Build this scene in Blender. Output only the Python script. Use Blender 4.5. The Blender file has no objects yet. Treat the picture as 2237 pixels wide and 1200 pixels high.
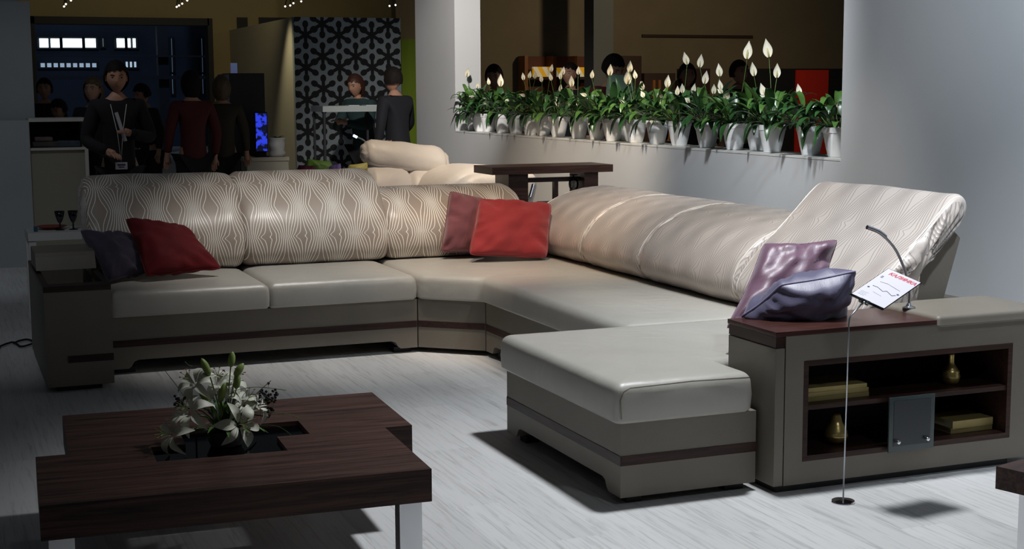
import bpy, bmesh, math, random
from mathutils import Vector as V, Matrix, noise
PI=math.pi
S=bpy.context.scene
COL=S.collection
# ------------------------------------------------------------------ camera
PITCH,YAW,ROLL,FPX=.1285,.3799,-.0054,3130.8
fw=V((math.sin(YAW)*math.cos(PITCH),math.cos(YAW)*math.cos(PITCH),-math.sin(PITCH)))
r0=V((math.cos(YAW),-math.sin(YAW),0)); u0=r0.cross(fw)
rt=r0*math.cos(ROLL)+u0*math.sin(ROLL); up=-r0*math.sin(ROLL)+u0*math.cos(ROLL)
EYE=V((0,0,1.5))
cd=bpy.data.cameras.new('camera'); cam=bpy.data.objects.new('camera',cd); COL.objects.link(cam)
cd.sensor_width=36; cd.lens=36*FPX/2237; cd.clip_end=200
cam.matrix_world=Matrix(((rt.x,up.x,-fw.x,EYE.x),(rt.y,up.y,-fw.y,EYE.y),(rt.z,up.z,-fw.z,EYE.z),(0,0,0,1)))
S.camera=cam
# ------------------------------------------------------------------ world + lights
S.view_settings.view_transform='Standard'; S.view_settings.look='None'
S.view_settings.gamma=1; S.view_settings.exposure=0; S.view_settings.use_curve_mapping=False
w=bpy.data.worlds.new('world'); S.world=w; w.use_nodes=True
w.node_tree.nodes['Background'].inputs[0].default_value=(.75,.86,1,1)
w.node_tree.nodes['Background'].inputs[1].default_value=.020
def spot(loc,aim,power,color,angle,blend=.7,size=.12):  # spots out of view; those marked added only serve as fill
    l=bpy.data.lights.new('unseen_spot_light','SPOT'); l.energy=power; l.color=color
    l.spot_size=math.radians(angle); l.spot_blend=blend; l.shadow_soft_size=size
    o=bpy.data.objects.new('unseen_spot_light',l); COL.objects.link(o); o.location=loc
    o.rotation_euler=(V(aim)-V(loc)).to_track_quat('-Z','Y').to_euler(); return o
COOL=(.86,.93,1); WARM=(1,.78,.56); NEUT=(1,.95,.88)
spot((2.85,4.65,3.35),(2.75,4.5,0),430,(.92,.96,1),92,.85,.13)          # over the chaise
spot((2.9,1.3,3.2),(3.4,4.4,.1),50,COOL,52,.95,.09)           # added frontal fill for the sofa fronts and niche
spot((3.7,3.6,3.3),(4.6,5.7,1.1),290,(.78,.89,1),84,.95,.1)          # grazing the right wall
spot((.8,2.5,2.9),(.85,4.9,0),6,NEUT,70,.8,.05)             # coffee table
spot((2.7,6.9,3.3),(3.3,8.0,.5),210,(1,.74,.48),46,.95,.09)         # corner of the sofa
spot((3.2,5.7,3.3),(3.8,6.7,.6),185,NEUT,56,.95,.09)          # right seat backs
spot((2.2,7.3,3.3),(2.2,8.1,.4),230,(1,.97,.93),54,.95,.09)          # left seat
spot((3.4,9.4,3.2),(3.6,10.6,.8),120,WARM,62,.9,.09)         # white sofa
spot((3.0,9.8,3.4),(4.66,13.2,1.5),640,(1,.94,.88),46,.9,.09)        # far end of the right wall
spot((2.9,8.3,3.3),(4.65,10.0,1.0),400,(1,.86,.70),54,.95,.09)        # added to brighten pots and sill, warm
spot((3.1,6.1,3.3),(4.7,7.9,1.15),290,(.92,.96,1),54,.95,.09)         # added to brighten pots and sill, cool
spot((3.65,17.0,2.9),(4.0,17.5,.8),70,(1,.9,.62),44,.95,.04)
spot((3,31,7),(3.5,40,3.5),230,(.55,.7,1),110,.9,.2)          # added fill light for the exhibition hall   # end of the cream wall
spot((.2,10.6,3.3),(.7,12.8,.6),34,COOL,80,.9,.1)            # grey cabinet
spot((-.3,6.5,3.3),(.0,9.8,0),45,COOL,60,.95,.1)             # floor at the left
spot((5.6,9.0,3.3),(4.9,9.6,1.2),45,COOL,95,.9,.1)           # pots from the other side
spot((1.25,9.4,2.9),(1.35,11.5,1.25),3.4,WARM,34,.9,.05)      # standing woman
spot((8.6,14.5,3.4),(9.2,19,1.9),170,(1,.82,.55),100,.9,.1)   # wall beyond the opening
spot((4.4,15.2,3.0),(4.8,17,1.4),6.5,COOL,110,.9,.1)          # snowflake wallpaper
spot((3.2,16.5,3.5),(3.2,21,2.7),55,(1,.85,.5),100,.9,.1)     # beige header
spot((4.7,13.6,3.3),(3.9,15.2,1.2),7,WARM,60,.9,.1)           # bar table
# ------------------------------------------------------------------ helpers
def at(px,py,y=None,x=None,z=None):
    d=fw+rt*((px-1118.5)/FPX)-up*((py-600)/FPX)
    k=y/d.y if y is not None else x/d.x if x is not None else (z-1.5)/d.z
    return EYE+d*k
def lin(c): return tuple((v/12.92 if v<=.04045 else ((v+.055)/1.055)**2.4) for v in c)
def hexc(h): return lin(tuple(int(h[i:i+2],16)/255 for i in (0,2,4)))
class NT:
    def __init__(s,name):
        s.m=bpy.data.materials.new(name); s.m.use_nodes=True; s.t=s.m.node_tree; s.b=s.t.nodes['Principled BSDF']
    def n(s,ty,**k):
        o=s.t.nodes.new(ty)
        for a,b in k.items():
            if a.startswith('i_'): 
                key=a[2:]; o.inputs[int(key) if key.isdigit() else key.replace('_',' ')].default_value=b
            else: setattr(o,a,b)
        return o
    def l(s,a,b): s.t.links.new(a,b)
    def m_(s,op,a,b=0,c=0):
        o=s.t.nodes.new('ShaderNodeMath'); o.operation=op
        for i,v in enumerate((a,b,c)):
            if isinstance(v,(int,float)): o.inputs[i].default_value=v
            else: s.l(v,o.inputs[i])
        return o.outputs[0]
def mat(name,col,rough=.6,metal=0,spec=.5,bump=0,bscale=200,var=0,vscale=3,sheen=0,emit=None,estr=1,stretch=None,alpha=None,trans=0,coat=0,bump2=0):
    k=NT(name); b=k.b
    b.inputs['Base Color'].default_value=(*col,1); b.inputs['Roughness'].default_value=rough
    b.inputs['Metallic'].default_value=metal; b.inputs['Specular IOR Level'].default_value=spec
    b.inputs['Sheen Weight'].default_value=sheen; b.inputs['Coat Weight'].default_value=coat
    b.inputs['Transmission Weight'].default_value=trans
    if emit: b.inputs['Emission Color'].default_value=(*emit,1); b.inputs['Emission Strength'].default_value=estr
    tc=k.n('ShaderNodeTexCoord'); src=tc.outputs['Object']
    if stretch:
        mp=k.n('ShaderNodeMapping'); mp.inputs['Scale'].default_value=stretch; k.l(src,mp.inputs[0]); src=mp.outputs[0]
    if var:
        nz=k.n('ShaderNodeTexNoise',i_Scale=vscale,i_Detail=5.0); k.l(src,nz.inputs['Vector'])
        mx=k.n('ShaderNodeMix',data_type='RGBA'); mx.inputs[6].default_value=(*[max(0,c*(1-var)) for c in col],1); mx.inputs[7].default_value=(*[min(1,c*(1+var)) for c in col],1)
        cr=k.n('ShaderNodeMapRange'); cr.inputs[1].default_value=.3; cr.inputs[2].default_value=.7
        k.l(nz.outputs['Fac'],cr.inputs[0]); k.l(cr.outputs[0],mx.inputs[0]); k.l(mx.outputs[2],b.inputs['Base Color'])
    if bump2:
        n2=k.n('ShaderNodeTexNoise',i_Scale=5.0,i_Detail=2.0,i_Distortion=.8); k.l(src,n2.inputs['Vector'])
        b2=k.n('ShaderNodeBump',i_Strength=bump2,i_Distance=.02); k.l(n2.outputs['Fac'],b2.inputs['Height']); k.l(b2.outputs[0],b.inputs['Normal'])
    if bump:
        nb=k.n('ShaderNodeTexNoise',i_Scale=bscale,i_Detail=3.0); k.l(src,nb.inputs['Vector'])
        bp=k.n('ShaderNodeBump',i_Strength=bump,i_Distance=.002); k.l(nb.outputs['Fac'],bp.inputs['Height']); k.l(bp.outputs[0],b.inputs['Normal'])
        if bump2: k.l(b2.outputs[0],bp.inputs['Normal'])
    return k.m
def floor_mat():
    k=NT('whitewashed_boards'); b=k.b; tc=k.n('ShaderNodeTexCoord')
    sx=k.n('ShaderNodeSeparateXYZ'); k.l(tc.outputs['Object'],sx.inputs[0])
    bw=.19; row=k.m_('FLOOR',k.m_('DIVIDE',sx.outputs[0],bw))
    off=k.m_('MULTIPLY',k.m_('FRACT',k.m_('MULTIPLY',row,.377)),1.3)
    cell=k.m_('FLOOR',k.m_('DIVIDE',k.m_('ADD',sx.outputs[1],off),1.3))
    cx=k.n('ShaderNodeCombineXYZ'); k.l(row,cx.inputs[0]); k.l(cell,cx.inputs[1])
    wn=k.n('ShaderNodeTexWhiteNoise'); k.l(cx.outputs[0],wn.inputs['Vector'])
    mp=k.n('ShaderNodeMapping'); mp.inputs['Scale'].default_value=(60,2.6,1); k.l(tc.outputs['Object'],mp.inputs[0])
    ad=k.n('ShaderNodeVectorMath',operation='ADD'); k.l(mp.outputs[0],ad.inputs[0]); k.l(wn.outputs['Color'],ad.inputs[1])
    nz=k.n('ShaderNodeTexNoise',i_Scale=1.0,i_Detail=7.0,i_Roughness=.7,i_Distortion=.6); k.l(ad.outputs[0],nz.inputs['Vector'])
    rp=k.n('ShaderNodeValToRGB'); e=rp.color_ramp.elements
    e[0].position=.28; e[0].color=(.42,.415,.41,1); e[1].position=.5; e[1].color=(.66,.655,.65,1)
    k.l(nz.outputs['Fac'],rp.inputs[0])
    gx=k.m_('FRACT',k.m_('DIVIDE',sx.outputs[0],bw)); gap=k.m_('LESS_THAN',gx,.012)
    tone=k.m_('ADD',k.m_('MULTIPLY',wn.outputs['Value'],.14),.9)
    mul=k.n('ShaderNodeVectorMath',operation='SCALE'); k.l(rp.outputs[0],mul.inputs[0]); k.l(k.m_('MULTIPLY',tone,k.m_('SUBTRACT',1,k.m_('MULTIPLY',gap,.25))),mul.inputs['Scale'])
    k.l(mul.outputs[0],b.inputs['Base Color']); b.inputs['Roughness'].default_value=.42; b.inputs['Specular IOR Level'].default_value=.35
    bp=k.n('ShaderNodeBump',i_Strength=.25,i_Distance=.001); k.l(nz.outputs['Fac'],bp.inputs['Height']); k.l(bp.outputs[0],b.inputs['Normal'])
    return k.m
def wood_mat(name,c1,c2,axis,rough=.4,sc=9):
    k=NT(name); b=k.b; tc=k.n('ShaderNodeTexCoord'); mp=k.n('ShaderNodeMapping')
    s=[sc*9]*3; s[axis]=sc*.45; mp.inputs['Scale'].default_value=s; k.l(tc.outputs['Object'],mp.inputs[0])
    nz=k.n('ShaderNodeTexNoise',i_Scale=1.0,i_Detail=6.0,i_Roughness=.65,i_Distortion=.8); k.l(mp.outputs[0],nz.inputs['Vector'])
    rp=k.n('ShaderNodeValToRGB'); e=rp.color_ramp.elements; e[0].position=.33; e[0].color=(*c1,1); e[1].position=.7; e[1].color=(*c2,1)
    k.l(nz.outputs['Fac'],rp.inputs[0]); k.l(rp.outputs[0],b.inputs['Base Color']); b.inputs['Roughness'].default_value=rough; b.inputs['Specular IOR Level'].default_value=.3
    bp=k.n('ShaderNodeBump',i_Strength=.2,i_Distance=.001); k.l(nz.outputs['Fac'],bp.inputs['Height']); k.l(bp.outputs[0],b.inputs['Normal'])
    return k.m
def lattice_mat(name,base,line,linew=.13,rough=.42,contrast=1,N=11):
    k=NT(name); b=k.b; uv=k.n('ShaderNodeUVMap'); sx=k.n('ShaderNodeSeparateXYZ'); k.l(uv.outputs[0],sx.inputs[0])
    u,v=sx.outputs[0],sx.outputs[1]; P=.212; Q=.42
    vv=k.m_('DIVIDE',k.m_('SUBTRACT',v,.22),Q)
    f=k.m_('ABSOLUTE',k.m_('SUBTRACT',k.m_('MULTIPLY',k.m_('FRACT',vv),2),1))     # 1 at the zigzag rows, 0 at the crossings
    g=k.m_('SUBTRACT',k.m_('MULTIPLY',k.m_('POWER',f,1.25),2.25),1.25)
    su=k.m_('SINE',k.m_('MULTIPLY',u,2*PI/P)); cu=k.m_('COSINE',k.m_('MULTIPLY',u,2*PI/P))
    A=.138
    zz=k.m_('MULTIPLY',k.m_('POWER',2.718,k.m_('MULTIPLY',k.m_('POWER',k.m_('SUBTRACT',1,f),2),-260)),.4)
    ph=k.m_('ADD',k.m_('ADD',k.m_('MULTIPLY',u,N/P),k.m_('MULTIPLY',k.m_('MULTIPLY',su,g),N*A)),zz)
    slope=k.m_('ABSOLUTE',k.m_('ADD',1,k.m_('MULTIPLY',k.m_('MULTIPLY',cu,g),2*PI*A)))
    wd=k.m_('MULTIPLY',k.m_('MAXIMUM',slope,.28),linew)
    d=k.m_('DIVIDE',k.m_('ABSOLUTE',k.m_('SUBTRACT',k.m_('FRACT',ph),.5)),wd)
    mr=k.n('ShaderNodeMapRange',interpolation_type='SMOOTHSTEP'); mr.inputs[1].default_value=1.15; mr.inputs[2].default_value=.55; mr.inputs[3].default_value=0; mr.inputs[4].default_value=contrast
    k.l(d,mr.inputs[0])
    mx=k.n('ShaderNodeMix',data_type='RGBA'); mx.inputs[6].default_value=(*base,1); mx.inputs[7].default_value=(*line,1)
    k.l(mr.outputs[0],mx.inputs[0]); k.l(mx.outputs[2],b.inputs['Base Color'])
    b.inputs['Roughness'].default_value=rough; b.inputs['Specular IOR Level'].default_value=.5; b.inputs['Sheen Weight'].default_value=.15
    k.l(k.m_('SUBTRACT',rough,k.m_('MULTIPLY',mr.outputs[0],.12)),b.inputs['Roughness'])
    bp=k.n('ShaderNodeBump',i_Strength=.5,i_Distance=.0015); k.l(mr.outputs[0],bp.inputs['Height']); k.l(bp.outputs[0],b.inputs['Normal'])
    return k.m
ROOTS={}
def tag(o,label=None,cat=None,group=None,kind=None):
    if label: o['label']=label
    if cat: o['category']=cat
    if group: o['group']=group
    if kind: o['kind']=kind
    return o
def thing(name,label,cat,loc=(0,0,0),rot=0,group=None):
    o=bpy.data.objects.new(name,None); COL.objects.link(o); o.location=loc; o.rotation_euler=(0,0,rot); o.empty_display_size=.05
    ROOTS[o]=Matrix.Translation(loc)@Matrix.Rotation(rot,4,'Z'); return tag(o,label,cat,group)
def obj(name,me,m=None,parent=None,smooth=False):
    """me: mesh or bmesh in world coordinates"""
    if isinstance(me,bmesh.types.BMesh):
        bm=me; me=bpy.data.meshes.new(name)
        bmesh.ops.recalc_face_normals(bm,faces=bm.faces[:]); bm.to_mesh(me); bm.free()
    if m is not None and not me.materials: 
        for q in (m if isinstance(m,(list,tuple)) else [m]): me.materials.append(q)
    if smooth=='auto':
        me.shade_smooth() if hasattr(me,'shade_smooth') else None
        me.set_sharp_from_angle(angle=math.radians(38))
    elif smooth: me.shade_smooth()
    o=bpy.data.objects.new(name,me); COL.objects.link(o)
    if parent is not None:
        M=ROOTS[parent]; me.transform(M.inverted()); o.parent=parent; ROOTS[o]=M
    else:
        vs=[v.co for v in me.vertices]
        c=V(((min(v.x for v in vs)+max(v.x for v in vs))/2,(min(v.y for v in vs)+max(v.y for v in vs))/2,min(v.z for v in vs)))
        me.transform(Matrix.Translation(-c)); o.location=c; ROOTS[o]=Matrix.Translation(c)
    return o
def bx(bm,x0,x1,y0,y1,z0,z1,bev=0,M=None,mi=0):
    g=bmesh.ops.create_cube(bm,size=1); vs=g['verts']
    T=Matrix.Translation(((x0+x1)/2,(y0+y1)/2,(z0+z1)/2))@Matrix.Diagonal((abs(x1-x0),abs(y1-y0),abs(z1-z0),1))
    if M is not None: T=M@T
    bmesh.ops.transform(bm,matrix=T,verts=vs)
    fs={f for v in vs for f in v.link_faces}
    for f in fs: f.material_index=mi
    if bev: bmesh.ops.bevel(bm,geom=list({e for v in vs for e in v.link_edges}),offset=bev,segments=3,affect='EDGES',profile=.6)
def box(name,a,m,parent=None,bev=0,M=None):
    bm=bmesh.new(); bx(bm,*a,bev=bev,M=M); return obj(name,bm,m,parent,smooth='auto' if bev else False)
def prism(bm,poly,axis,a,b,mi=0):
    """poly in the two other axes; extruded from a to b along axis"""
    def P(p,t): return {0:(t,p[0],p[1]),1:(p[0],t,p[1]),2:(p[0],p[1],t)}[axis]
    A=[bm.verts.new(P(p,a)) for p in poly]; B=[bm.verts.new(P(p,b)) for p in poly]; n=len(poly)
    fs=[bm.faces.new(A),bm.faces.new(B[::-1])]
    for i in range(n): fs.append(bm.faces.new((A[i],B[i],B[(i+1)%n],A[(i+1)%n])))
    for f in fs: f.material_index=mi
def catmull(P,n=6,closed=False):
    out=[]; L=len(P); P=[V(p) for p in P]
    rng=range(L if closed else L-1)
    for i in rng:
        p0=P[(i-1)%L] if closed or i>0 else P[0]; p1=P[i]; p2=P[(i+1)%L]; p3=P[(i+2)%L] if closed or i+2<L else P[-1]
        for j in range(n):
            t=j/n; out.append(.5*((2*p1)+(-p0+p2)*t+(2*p0-5*p1+4*p2-p3)*t*t+(-p0+3*p1-3*p2+p3)*t**3))
    if not closed: out.append(P[-1])
    return out
def tube(bm,pts,r,seg=8,closed=False,mi=0):
    pts=[V(p) for p in pts]; n=len(pts); rr=r if isinstance(r,(list,tuple)) else [r]*n; rings=[]
    nrm=None
    for i,p in enumerate(pts):
        t=(pts[(i+1)%n]-pts[i-1]) if closed else (pts[min(i+1,n-1)]-pts[max(i-1,0)])
        t=t.normalized() if t.length>1e-9 else V((0,0,1))
        if nrm is None: nrm=t.orthogonal().normalized()
        nrm=(nrm-t*nrm.dot(t)); nrm=nrm.normalized() if nrm.length>1e-6 else t.orthogonal().normalized()
        bn=t.cross(nrm)
        rings.append([bm.verts.new(p+(nrm*math.cos(a)+bn*math.sin(a))*rr[i]) for a in [2*PI*k/seg for k in range(seg)]])
    for i in range(n if closed else n-1):
        A,B=rings[i],rings[(i+1)%n]
        for k in range(seg): 
            f=bm.faces.new((A[k],A[(k+1)%seg],B[(k+1)%seg],B[k])); f.material_index=mi
    if not closed:
        for R,fl in ((rings[0],1),(rings[-1],0)):
            f=bm.faces.new(R[::-1] if fl else R); f.material_index=mi
def lathe(bm,prof,c,seg=28,sq=0,mi=0,M=None):
    rings=[]
    for r,z in prof:
        ring=[]
        for k in range(seg):
            a=2*PI*k/seg; q=V((c[0]+r*math.cos(a),c[1]+r*math.sin(a),c[2]+z))
            if M is not None: q=M@q
            ring.append(bm.verts.new(q))
        rings.append(ring)
    for A,B in zip(rings,rings[1:]):
        for k in range(seg):
            f=bm.faces.new((A[k],A[(k+1)%seg],B[(k+1)%seg],B[k])); f.material_index=mi
    bm.faces.new(rings[0][::-1]).material_index=mi; bm.faces.new(rings[-1]).material_index=mi
def ball(bm,c,r,sc=(1,1,1),sub=2,M=None,mi=0):
    g=bmesh.ops.create_icosphere(bm,subdivisions=sub,radius=1)
    T=Matrix.Translation(c)@(M.to_4x4() if M is not None else Matrix.Identity(4))@Matrix.Diagonal((r*sc[0],r*sc[1],r*sc[2],1))
    bmesh.ops.transform(bm,matrix=T,verts=g['verts'])
    for f in {f for v in g['verts'] for f in v.link_faces}: f.material_index=mi
def round_poly(poly,rc,n=5):
    out=[];L=len(poly)
    for i in range(L):
        p=V(poly[i]);a=(V(poly[i-1])-p);b=(V(poly[(i+1)%L])-p);r=min(rc,a.length*.45,b.length*.45)
        A=p+a.normalized()*r;B=p+b.normalized()*r
        for k in range(n+1):
            t=k/n; out.append(A*(1-t)**2+p*2*t*(1-t)+B*t*t)
    return out
def inset(P,d):
    n=len(P);out=[];area=sum(P[i].x*P[(i+1)%n].y-P[(i+1)%n].x*P[i].y for i in range(n)); s=1 if area>0 else -1
    for i in range(n):
        e1=(P[i]-P[i-1]);e2=(P[(i+1)%n]-P[i])
        if e1.length<1e-7: e1=e2
        if e2.length<1e-7: e2=e1
        n1=V((-e1.y,e1.x)).normalized()*s;n2=V((-e2.y,e2.x)).normalized()*s;m=n1+n2
        m=m/max(.4,m.dot(n1)) if m.length>1e-6 else n1
        out.append(P[i]+m*d)
    return out
def softbox(name,poly,z0,z1,r,m,parent,rc=.05,crown=.006,M=None):
    P0=[V(p) for p in poly]; bm=bmesh.new(); rings=[]
    def ringp(d): return round_poly(inset(P0,d) if d else P0,max(.004,rc-d*.6))
    P=ringp(0)
    lv=[(.012,z0),(0,z0+.012),(-.004,(z0+z1)/2-.01),(0,z1-r)]
    for k in range(1,7):
        a=k/6*PI/2; lv.append((r-r*math.cos(a),z1-r+r*math.sin(a)))
    lv+= [(r+.03,z1+crown*.6),(r+.07,z1+crown)] if crown>.004 else []
    for d,z in lv: rings.append([bm.verts.new((p.x,p.y,z)) for p in ringp(d)])
    n=len(P)
    for A,B in zip(rings,rings[1:]):
        for k in range(n): bm.faces.new((A[k],A[(k+1)%n],B[(k+1)%n],B[k]))
    bm.faces.new(rings[0][::-1]); bm.faces.new(rings[-1])
    if M is not None: bm.transform(M)
    return obj(name,bm,m,parent,smooth='auto')
def sweep(name,prof,axis,a0,a1,m,parent,k=.28,r=.07,seed=0,bul=.012,pipe=None,capw=.006,wav=0):
    """closed cushion profile (d,z) swept along an axis with soft pinched ends, UV in metres"""
    Pc=catmull([(p[0],p[1],0) for p in prof],5,True); n=len(Pc)
    cen=V((sum(p.x for p in Pc)/n,sum(p.y for p in Pc)/n,0))
    arc=[0]
    for i in range(n): arc.append(arc[-1]+(Pc[(i+1)%n]-Pc[i]).length)
    L=abs(a1-a0); sg=1 if a1>a0 else -1
    ts=[0,.004,.012,.024,.04,.055,.07]; ts=ts+[.07+(L-.14)*i/18 for i in range(1,18)]+[L-t for t in reversed(ts)]
    bm=bmesh.new(); uvl=bm.loops.layers.uv.new('UVMap'); rings=[]
    for t in ts:
        e=min(t,L-t); q=max(0,1-e/r); s=1-k*(1-math.sqrt(max(0,1-q*q)))
        s+=bul*math.sin(PI*min(1,max(0,t/L)))
        ring=[]
        for i,p in enumerate(Pc):
            pp=cen+(p-cen)*s
            nz=noise.noise(V((t*5+seed*9,p.x*6,p.y*6)))*.006+ (noise.noise(V((t*30+seed,p.x*14,p.y*14)))*.006 if e<.09 else 0)
            if wav: nz+=noise.noise(V((t*9+seed,p.x*9,p.y*9)))*wav
            pp=pp+(p-cen).normalized()*nz
            tt=a0+sg*t
            ring.append(bm.verts.new((tt,pp.x,pp.y) if axis=='x' else (pp.x,tt,pp.y)))
        rings.append(ring)
    for j in range(len(ts)-1):
        for i in range(n):
            f=bm.faces.new((rings[j][i],rings[j][(i+1)%n],rings[j+1][(i+1)%n],rings[j+1][i]))
            for lp,(jj,ii) in zip(f.loops,((j,i),(j,i+1),(j+1,i+1),(j+1,i))): lp[uvl].uv=(a0*sg+ts[jj],arc[ii])
    for R,t0 in ((rings[0],0),(rings[-1],L)):
        prev=R; c0=sum((v.co for v in R),V())/n; ax_=V((1,0,0)) if axis=='x' else V((0,1,0)); so=sg*(1 if t0>0 else -1)
        for q_,(ss,bo) in enumerate(((.90,.008),(.72,.016),(.5,.020),(.28,.022))):
            row=[]
            for i,v in enumerate(R):
                wv=noise.noise(V((i*.55+seed*3,ss*2,t0)))*capw*(.4+ss)+noise.noise(V((i*1.3,ss*3,seed)))*capw*.5
                row.append(bm.verts.new(c0+(v.co-c0)*ss+ax_*so*(bo*r/.05+wv)))
            for i in range(n):
                f=bm.faces.new((prev[i],prev[(i+1)%n],row[(i+1)%n],row[i]))
                for lp in f.loops: d_=lp.vert.co; lp[uvl].uv=(a0*sg+t0+((d_.y if axis=='x' else d_.x)-cen.x)*.9,d_.z)
            prev=row
        f=bm.faces.new(prev)
    o=obj(name,bm,m,parent,smooth=True)
    if pipe:
        for j in (1,len(ts)-2):
            b2=bmesh.new(); s=1-k*(1-math.sqrt(max(0,1-max(0,1-min(ts[j],L-ts[j])/r)**2)))*.62; P2=[]
            for i,p in enumerate(Pc):
                pp=cen+(p-cen)*s; tt=a0+sg*(ts[j]+(.012 if j==1 else -.012)); P2.append((tt,pp.x,pp.y) if axis=='x' else (pp.x,tt,pp.y))
            tube(b2,P2,.0042,6,True); obj('piping',b2,pipe,o,True)
    return o
def pillow(name,label,c,th,m,pm=None,seed=0,pinch=.07,wr=.006,group=None,bulge=.42):
    """c: four corner points (bottom left, bottom right, top right, top left)"""
    c=[V(q) for q in c]; nrm=((c[1]-c[0]).cross(c[3]-c[0])+(c[3]-c[2]).cross(c[1]-c[2])).normalized()
    if nrm.dot(EYE-c[0])<0: nrm=-nrm
    N=26; bm=bmesh.new()
    def base(s,t):
        cr=1-.055*(s*t)**6
        s2=s*(1-pinch*(1-t*t)*abs(s)**2)*cr; t2=t*(1-pinch*(1-s*s)*abs(t)**2)*cr
        a=(s2+1)/2;b=(t2+1)/2
        return c[0]*(1-a)*(1-b)+c[1]*a*(1-b)+c[2]*a*b+c[3]*(1-a)*b
    G={}
    for side in (1,-1):
        for i in range(N+1):
            for j in range(N+1):
                s=-1+2*i/N;t=-1+2*j/N
                s=math.sin(s*PI/2)*.5+s*.5;t=math.sin(t*PI/2)*.5+t*.5
                if side==-1 and (i in(0,N) or j in(0,N)): G[side,i,j]=G[1,i,j];continue
                h=((1-s*s)*(1-t*t)); h=max(0,h)**bulge
                q=base(s,t)
                e=1-h
                wn=noise.noise(V((s*2.6+seed,t*2.6,side*3)))*wr*1.6*h+ noise.noise(V((math.atan2(t,s)*4.2+seed*3,h*1.2,side)))*wr*2.2*e*h*3
                G[side,i,j]=bm.verts.new(q+nrm*side*(th/2*h+wn))
    for side in (1,-1):
        for i in range(N):
            for j in range(N): bm.faces.new((G[side,i,j],G[side,i+1,j],G[side,i+1,j+1],G[side,i,j+1]))
    o=obj(name,bm,m,None,smooth=True); tag(o,label,'cushion',group)
    if pm:
        b2=bmesh.new(); pts=[base(-1+2*i/24,-1) for i in range(24)]+[base(1,-1+2*i/24) for i in range(24)]+[base(1-2*i/24,1) for i in range(24)]+[base(-1,1-2*i/24) for i in range(24)]
        tube(b2,pts,.0045,6,True); obj('piping',b2,pm,o,smooth=True)
    return o
# ------------------------------------------------------------------ materials
M_floor=floor_mat()
M_wall=mat('painted_wall',(.60,.61,.62),.75,var=.04,vscale=1.2,bump=.1,bscale=90)
M_jamb=mat('painted_jamb',(.62,.62,.62),.75)
M_leather=mat('taupe_leather',(.175,.153,.123),.48,bump=.35,bscale=420,var=.06,vscale=5)
M_pad=mat('pearl_leather',(.42,.40,.36),.34,bump2=.35,bump=.3,bscale=380,var=.05,vscale=3,spec=.6)
M_lat=lattice_mat('lattice_fabric',(.34,.275,.225),(.92,.89,.82),linew=.15,N=12)
M_lat2=lattice_mat('lattice_fabric_sheen',(.50,.435,.39),(.28,.235,.21),linew=.22,rough=.30,contrast=.7,N=13)
M_wx=wood_mat('dark_walnut_x',(.016,.007,.005),(.055,.024,.018),0)
M_wy=wood_mat('dark_walnut_y',(.016,.007,.005),(.055,.024,.018),1)
M_wtx=wood_mat('walnut_top_x',(.025,.009,.007),(.085,.033,.026),0,.3)
M_table=wood_mat('coffee_table_wood',(.014,.007,.006),(.095,.046,.035),0,.42,5)
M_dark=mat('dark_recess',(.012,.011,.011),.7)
M_plinth=mat('black_plinth',(.01,.01,.011),.6)
M_chrome=mat('chrome',(.75,.76,.78),.14,1)
M_satin=mat('satin_steel',(.5,.52,.56),.3,1)
M_gold=mat('gold_paint',(.62,.47,.18),.32,.85,bump=.2,bscale=60)
M_book=mat('gold_cloth_book',(.45,.36,.14),.5,.3,var=.1)
M_page=mat('pages',(.5,.45,.3),.8)
M_white=mat('white_lacquer',(.72,.72,.70),.4)
M_cream=mat('cream_wall_paint',(.55,.50,.36),.8,var=.03)
M_greyp=mat('grey_panel',(.36,.39,.40),.6,var=.05,vscale=2)
M_black=mat('black_cloth',(.007,.006,.008),.9)
M_skin=mat('skin',(.50,.27,.18),.55)
M_hair=mat('dark_hair',(.010,.007,.006),.75,spec=.2,stretch=(60,60,4),var=.4,vscale=2)
M_leaf=mat('leaf_green',(.075,.17,.035),.3,var=.45,vscale=9,spec=.7)
M_leaf2=mat('leaf_dark_green',(.028,.085,.024),.3,var=.4,vscale=9)
M_spathe=mat('spathe_white',(.80,.76,.62),.5)
M_spadix=mat('spadix_yellow',(.62,.52,.22),.7)
M_stem=mat('stem_green',(.09,.17,.04),.5)
M_pot=mat('white_plastic_pot',(.86,.87,.88),.45,bump=.2,bscale=40)
M_soil=mat('soil',(.03,.02,.015),.9)
M_thinglass=NT('clear_glass')
def glass(name,col,tint,rough=.02,mixf=.25):
    k=NT(name); t=k.t; t.nodes.remove(k.b); out=[n for n in t.nodes if n.type=='OUTPUT_MATERIAL'][0]
    tr=k.n('ShaderNodeBsdfTransparent'); tr.inputs[0].default_value=(*tint,1); gl=k.n('ShaderNodeBsdfGlossy'); gl.inputs['Roughness'].default_value=rough; gl.inputs[0].default_value=(*col,1)
    fr=k.n('ShaderNodeFresnel'); ad=k.m_('ADD',fr.outputs[0],mixf-.04); mx=k.n('ShaderNodeMixShader'); k.l(ad,mx.inputs[0]); k.l(tr.outputs[0],mx.inputs[1]); k.l(gl.outputs[0],mx.inputs[2]); k.l(mx.outputs[0],out.inputs[0]); return k.m
M_smoke=glass('smoked_glass',(1,1,1),(.30,.30,.30),.02,.03)
M_clear=glass('clear_glass',(1,1,1),(.93,.95,.95),.03,.06)
# ================================================================== SETTING
def struct(name,bm,m,smooth=False):
    o=obj(name,bm,m,None,smooth); o['kind']='structure'; return o
def sbox(name,a,m): 
    bm=bmesh.new(); bx(bm,*a); return struct(name,bm,m)
sbox('floor',(-8,17,-3,42,-.1,0),M_floor)
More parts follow.
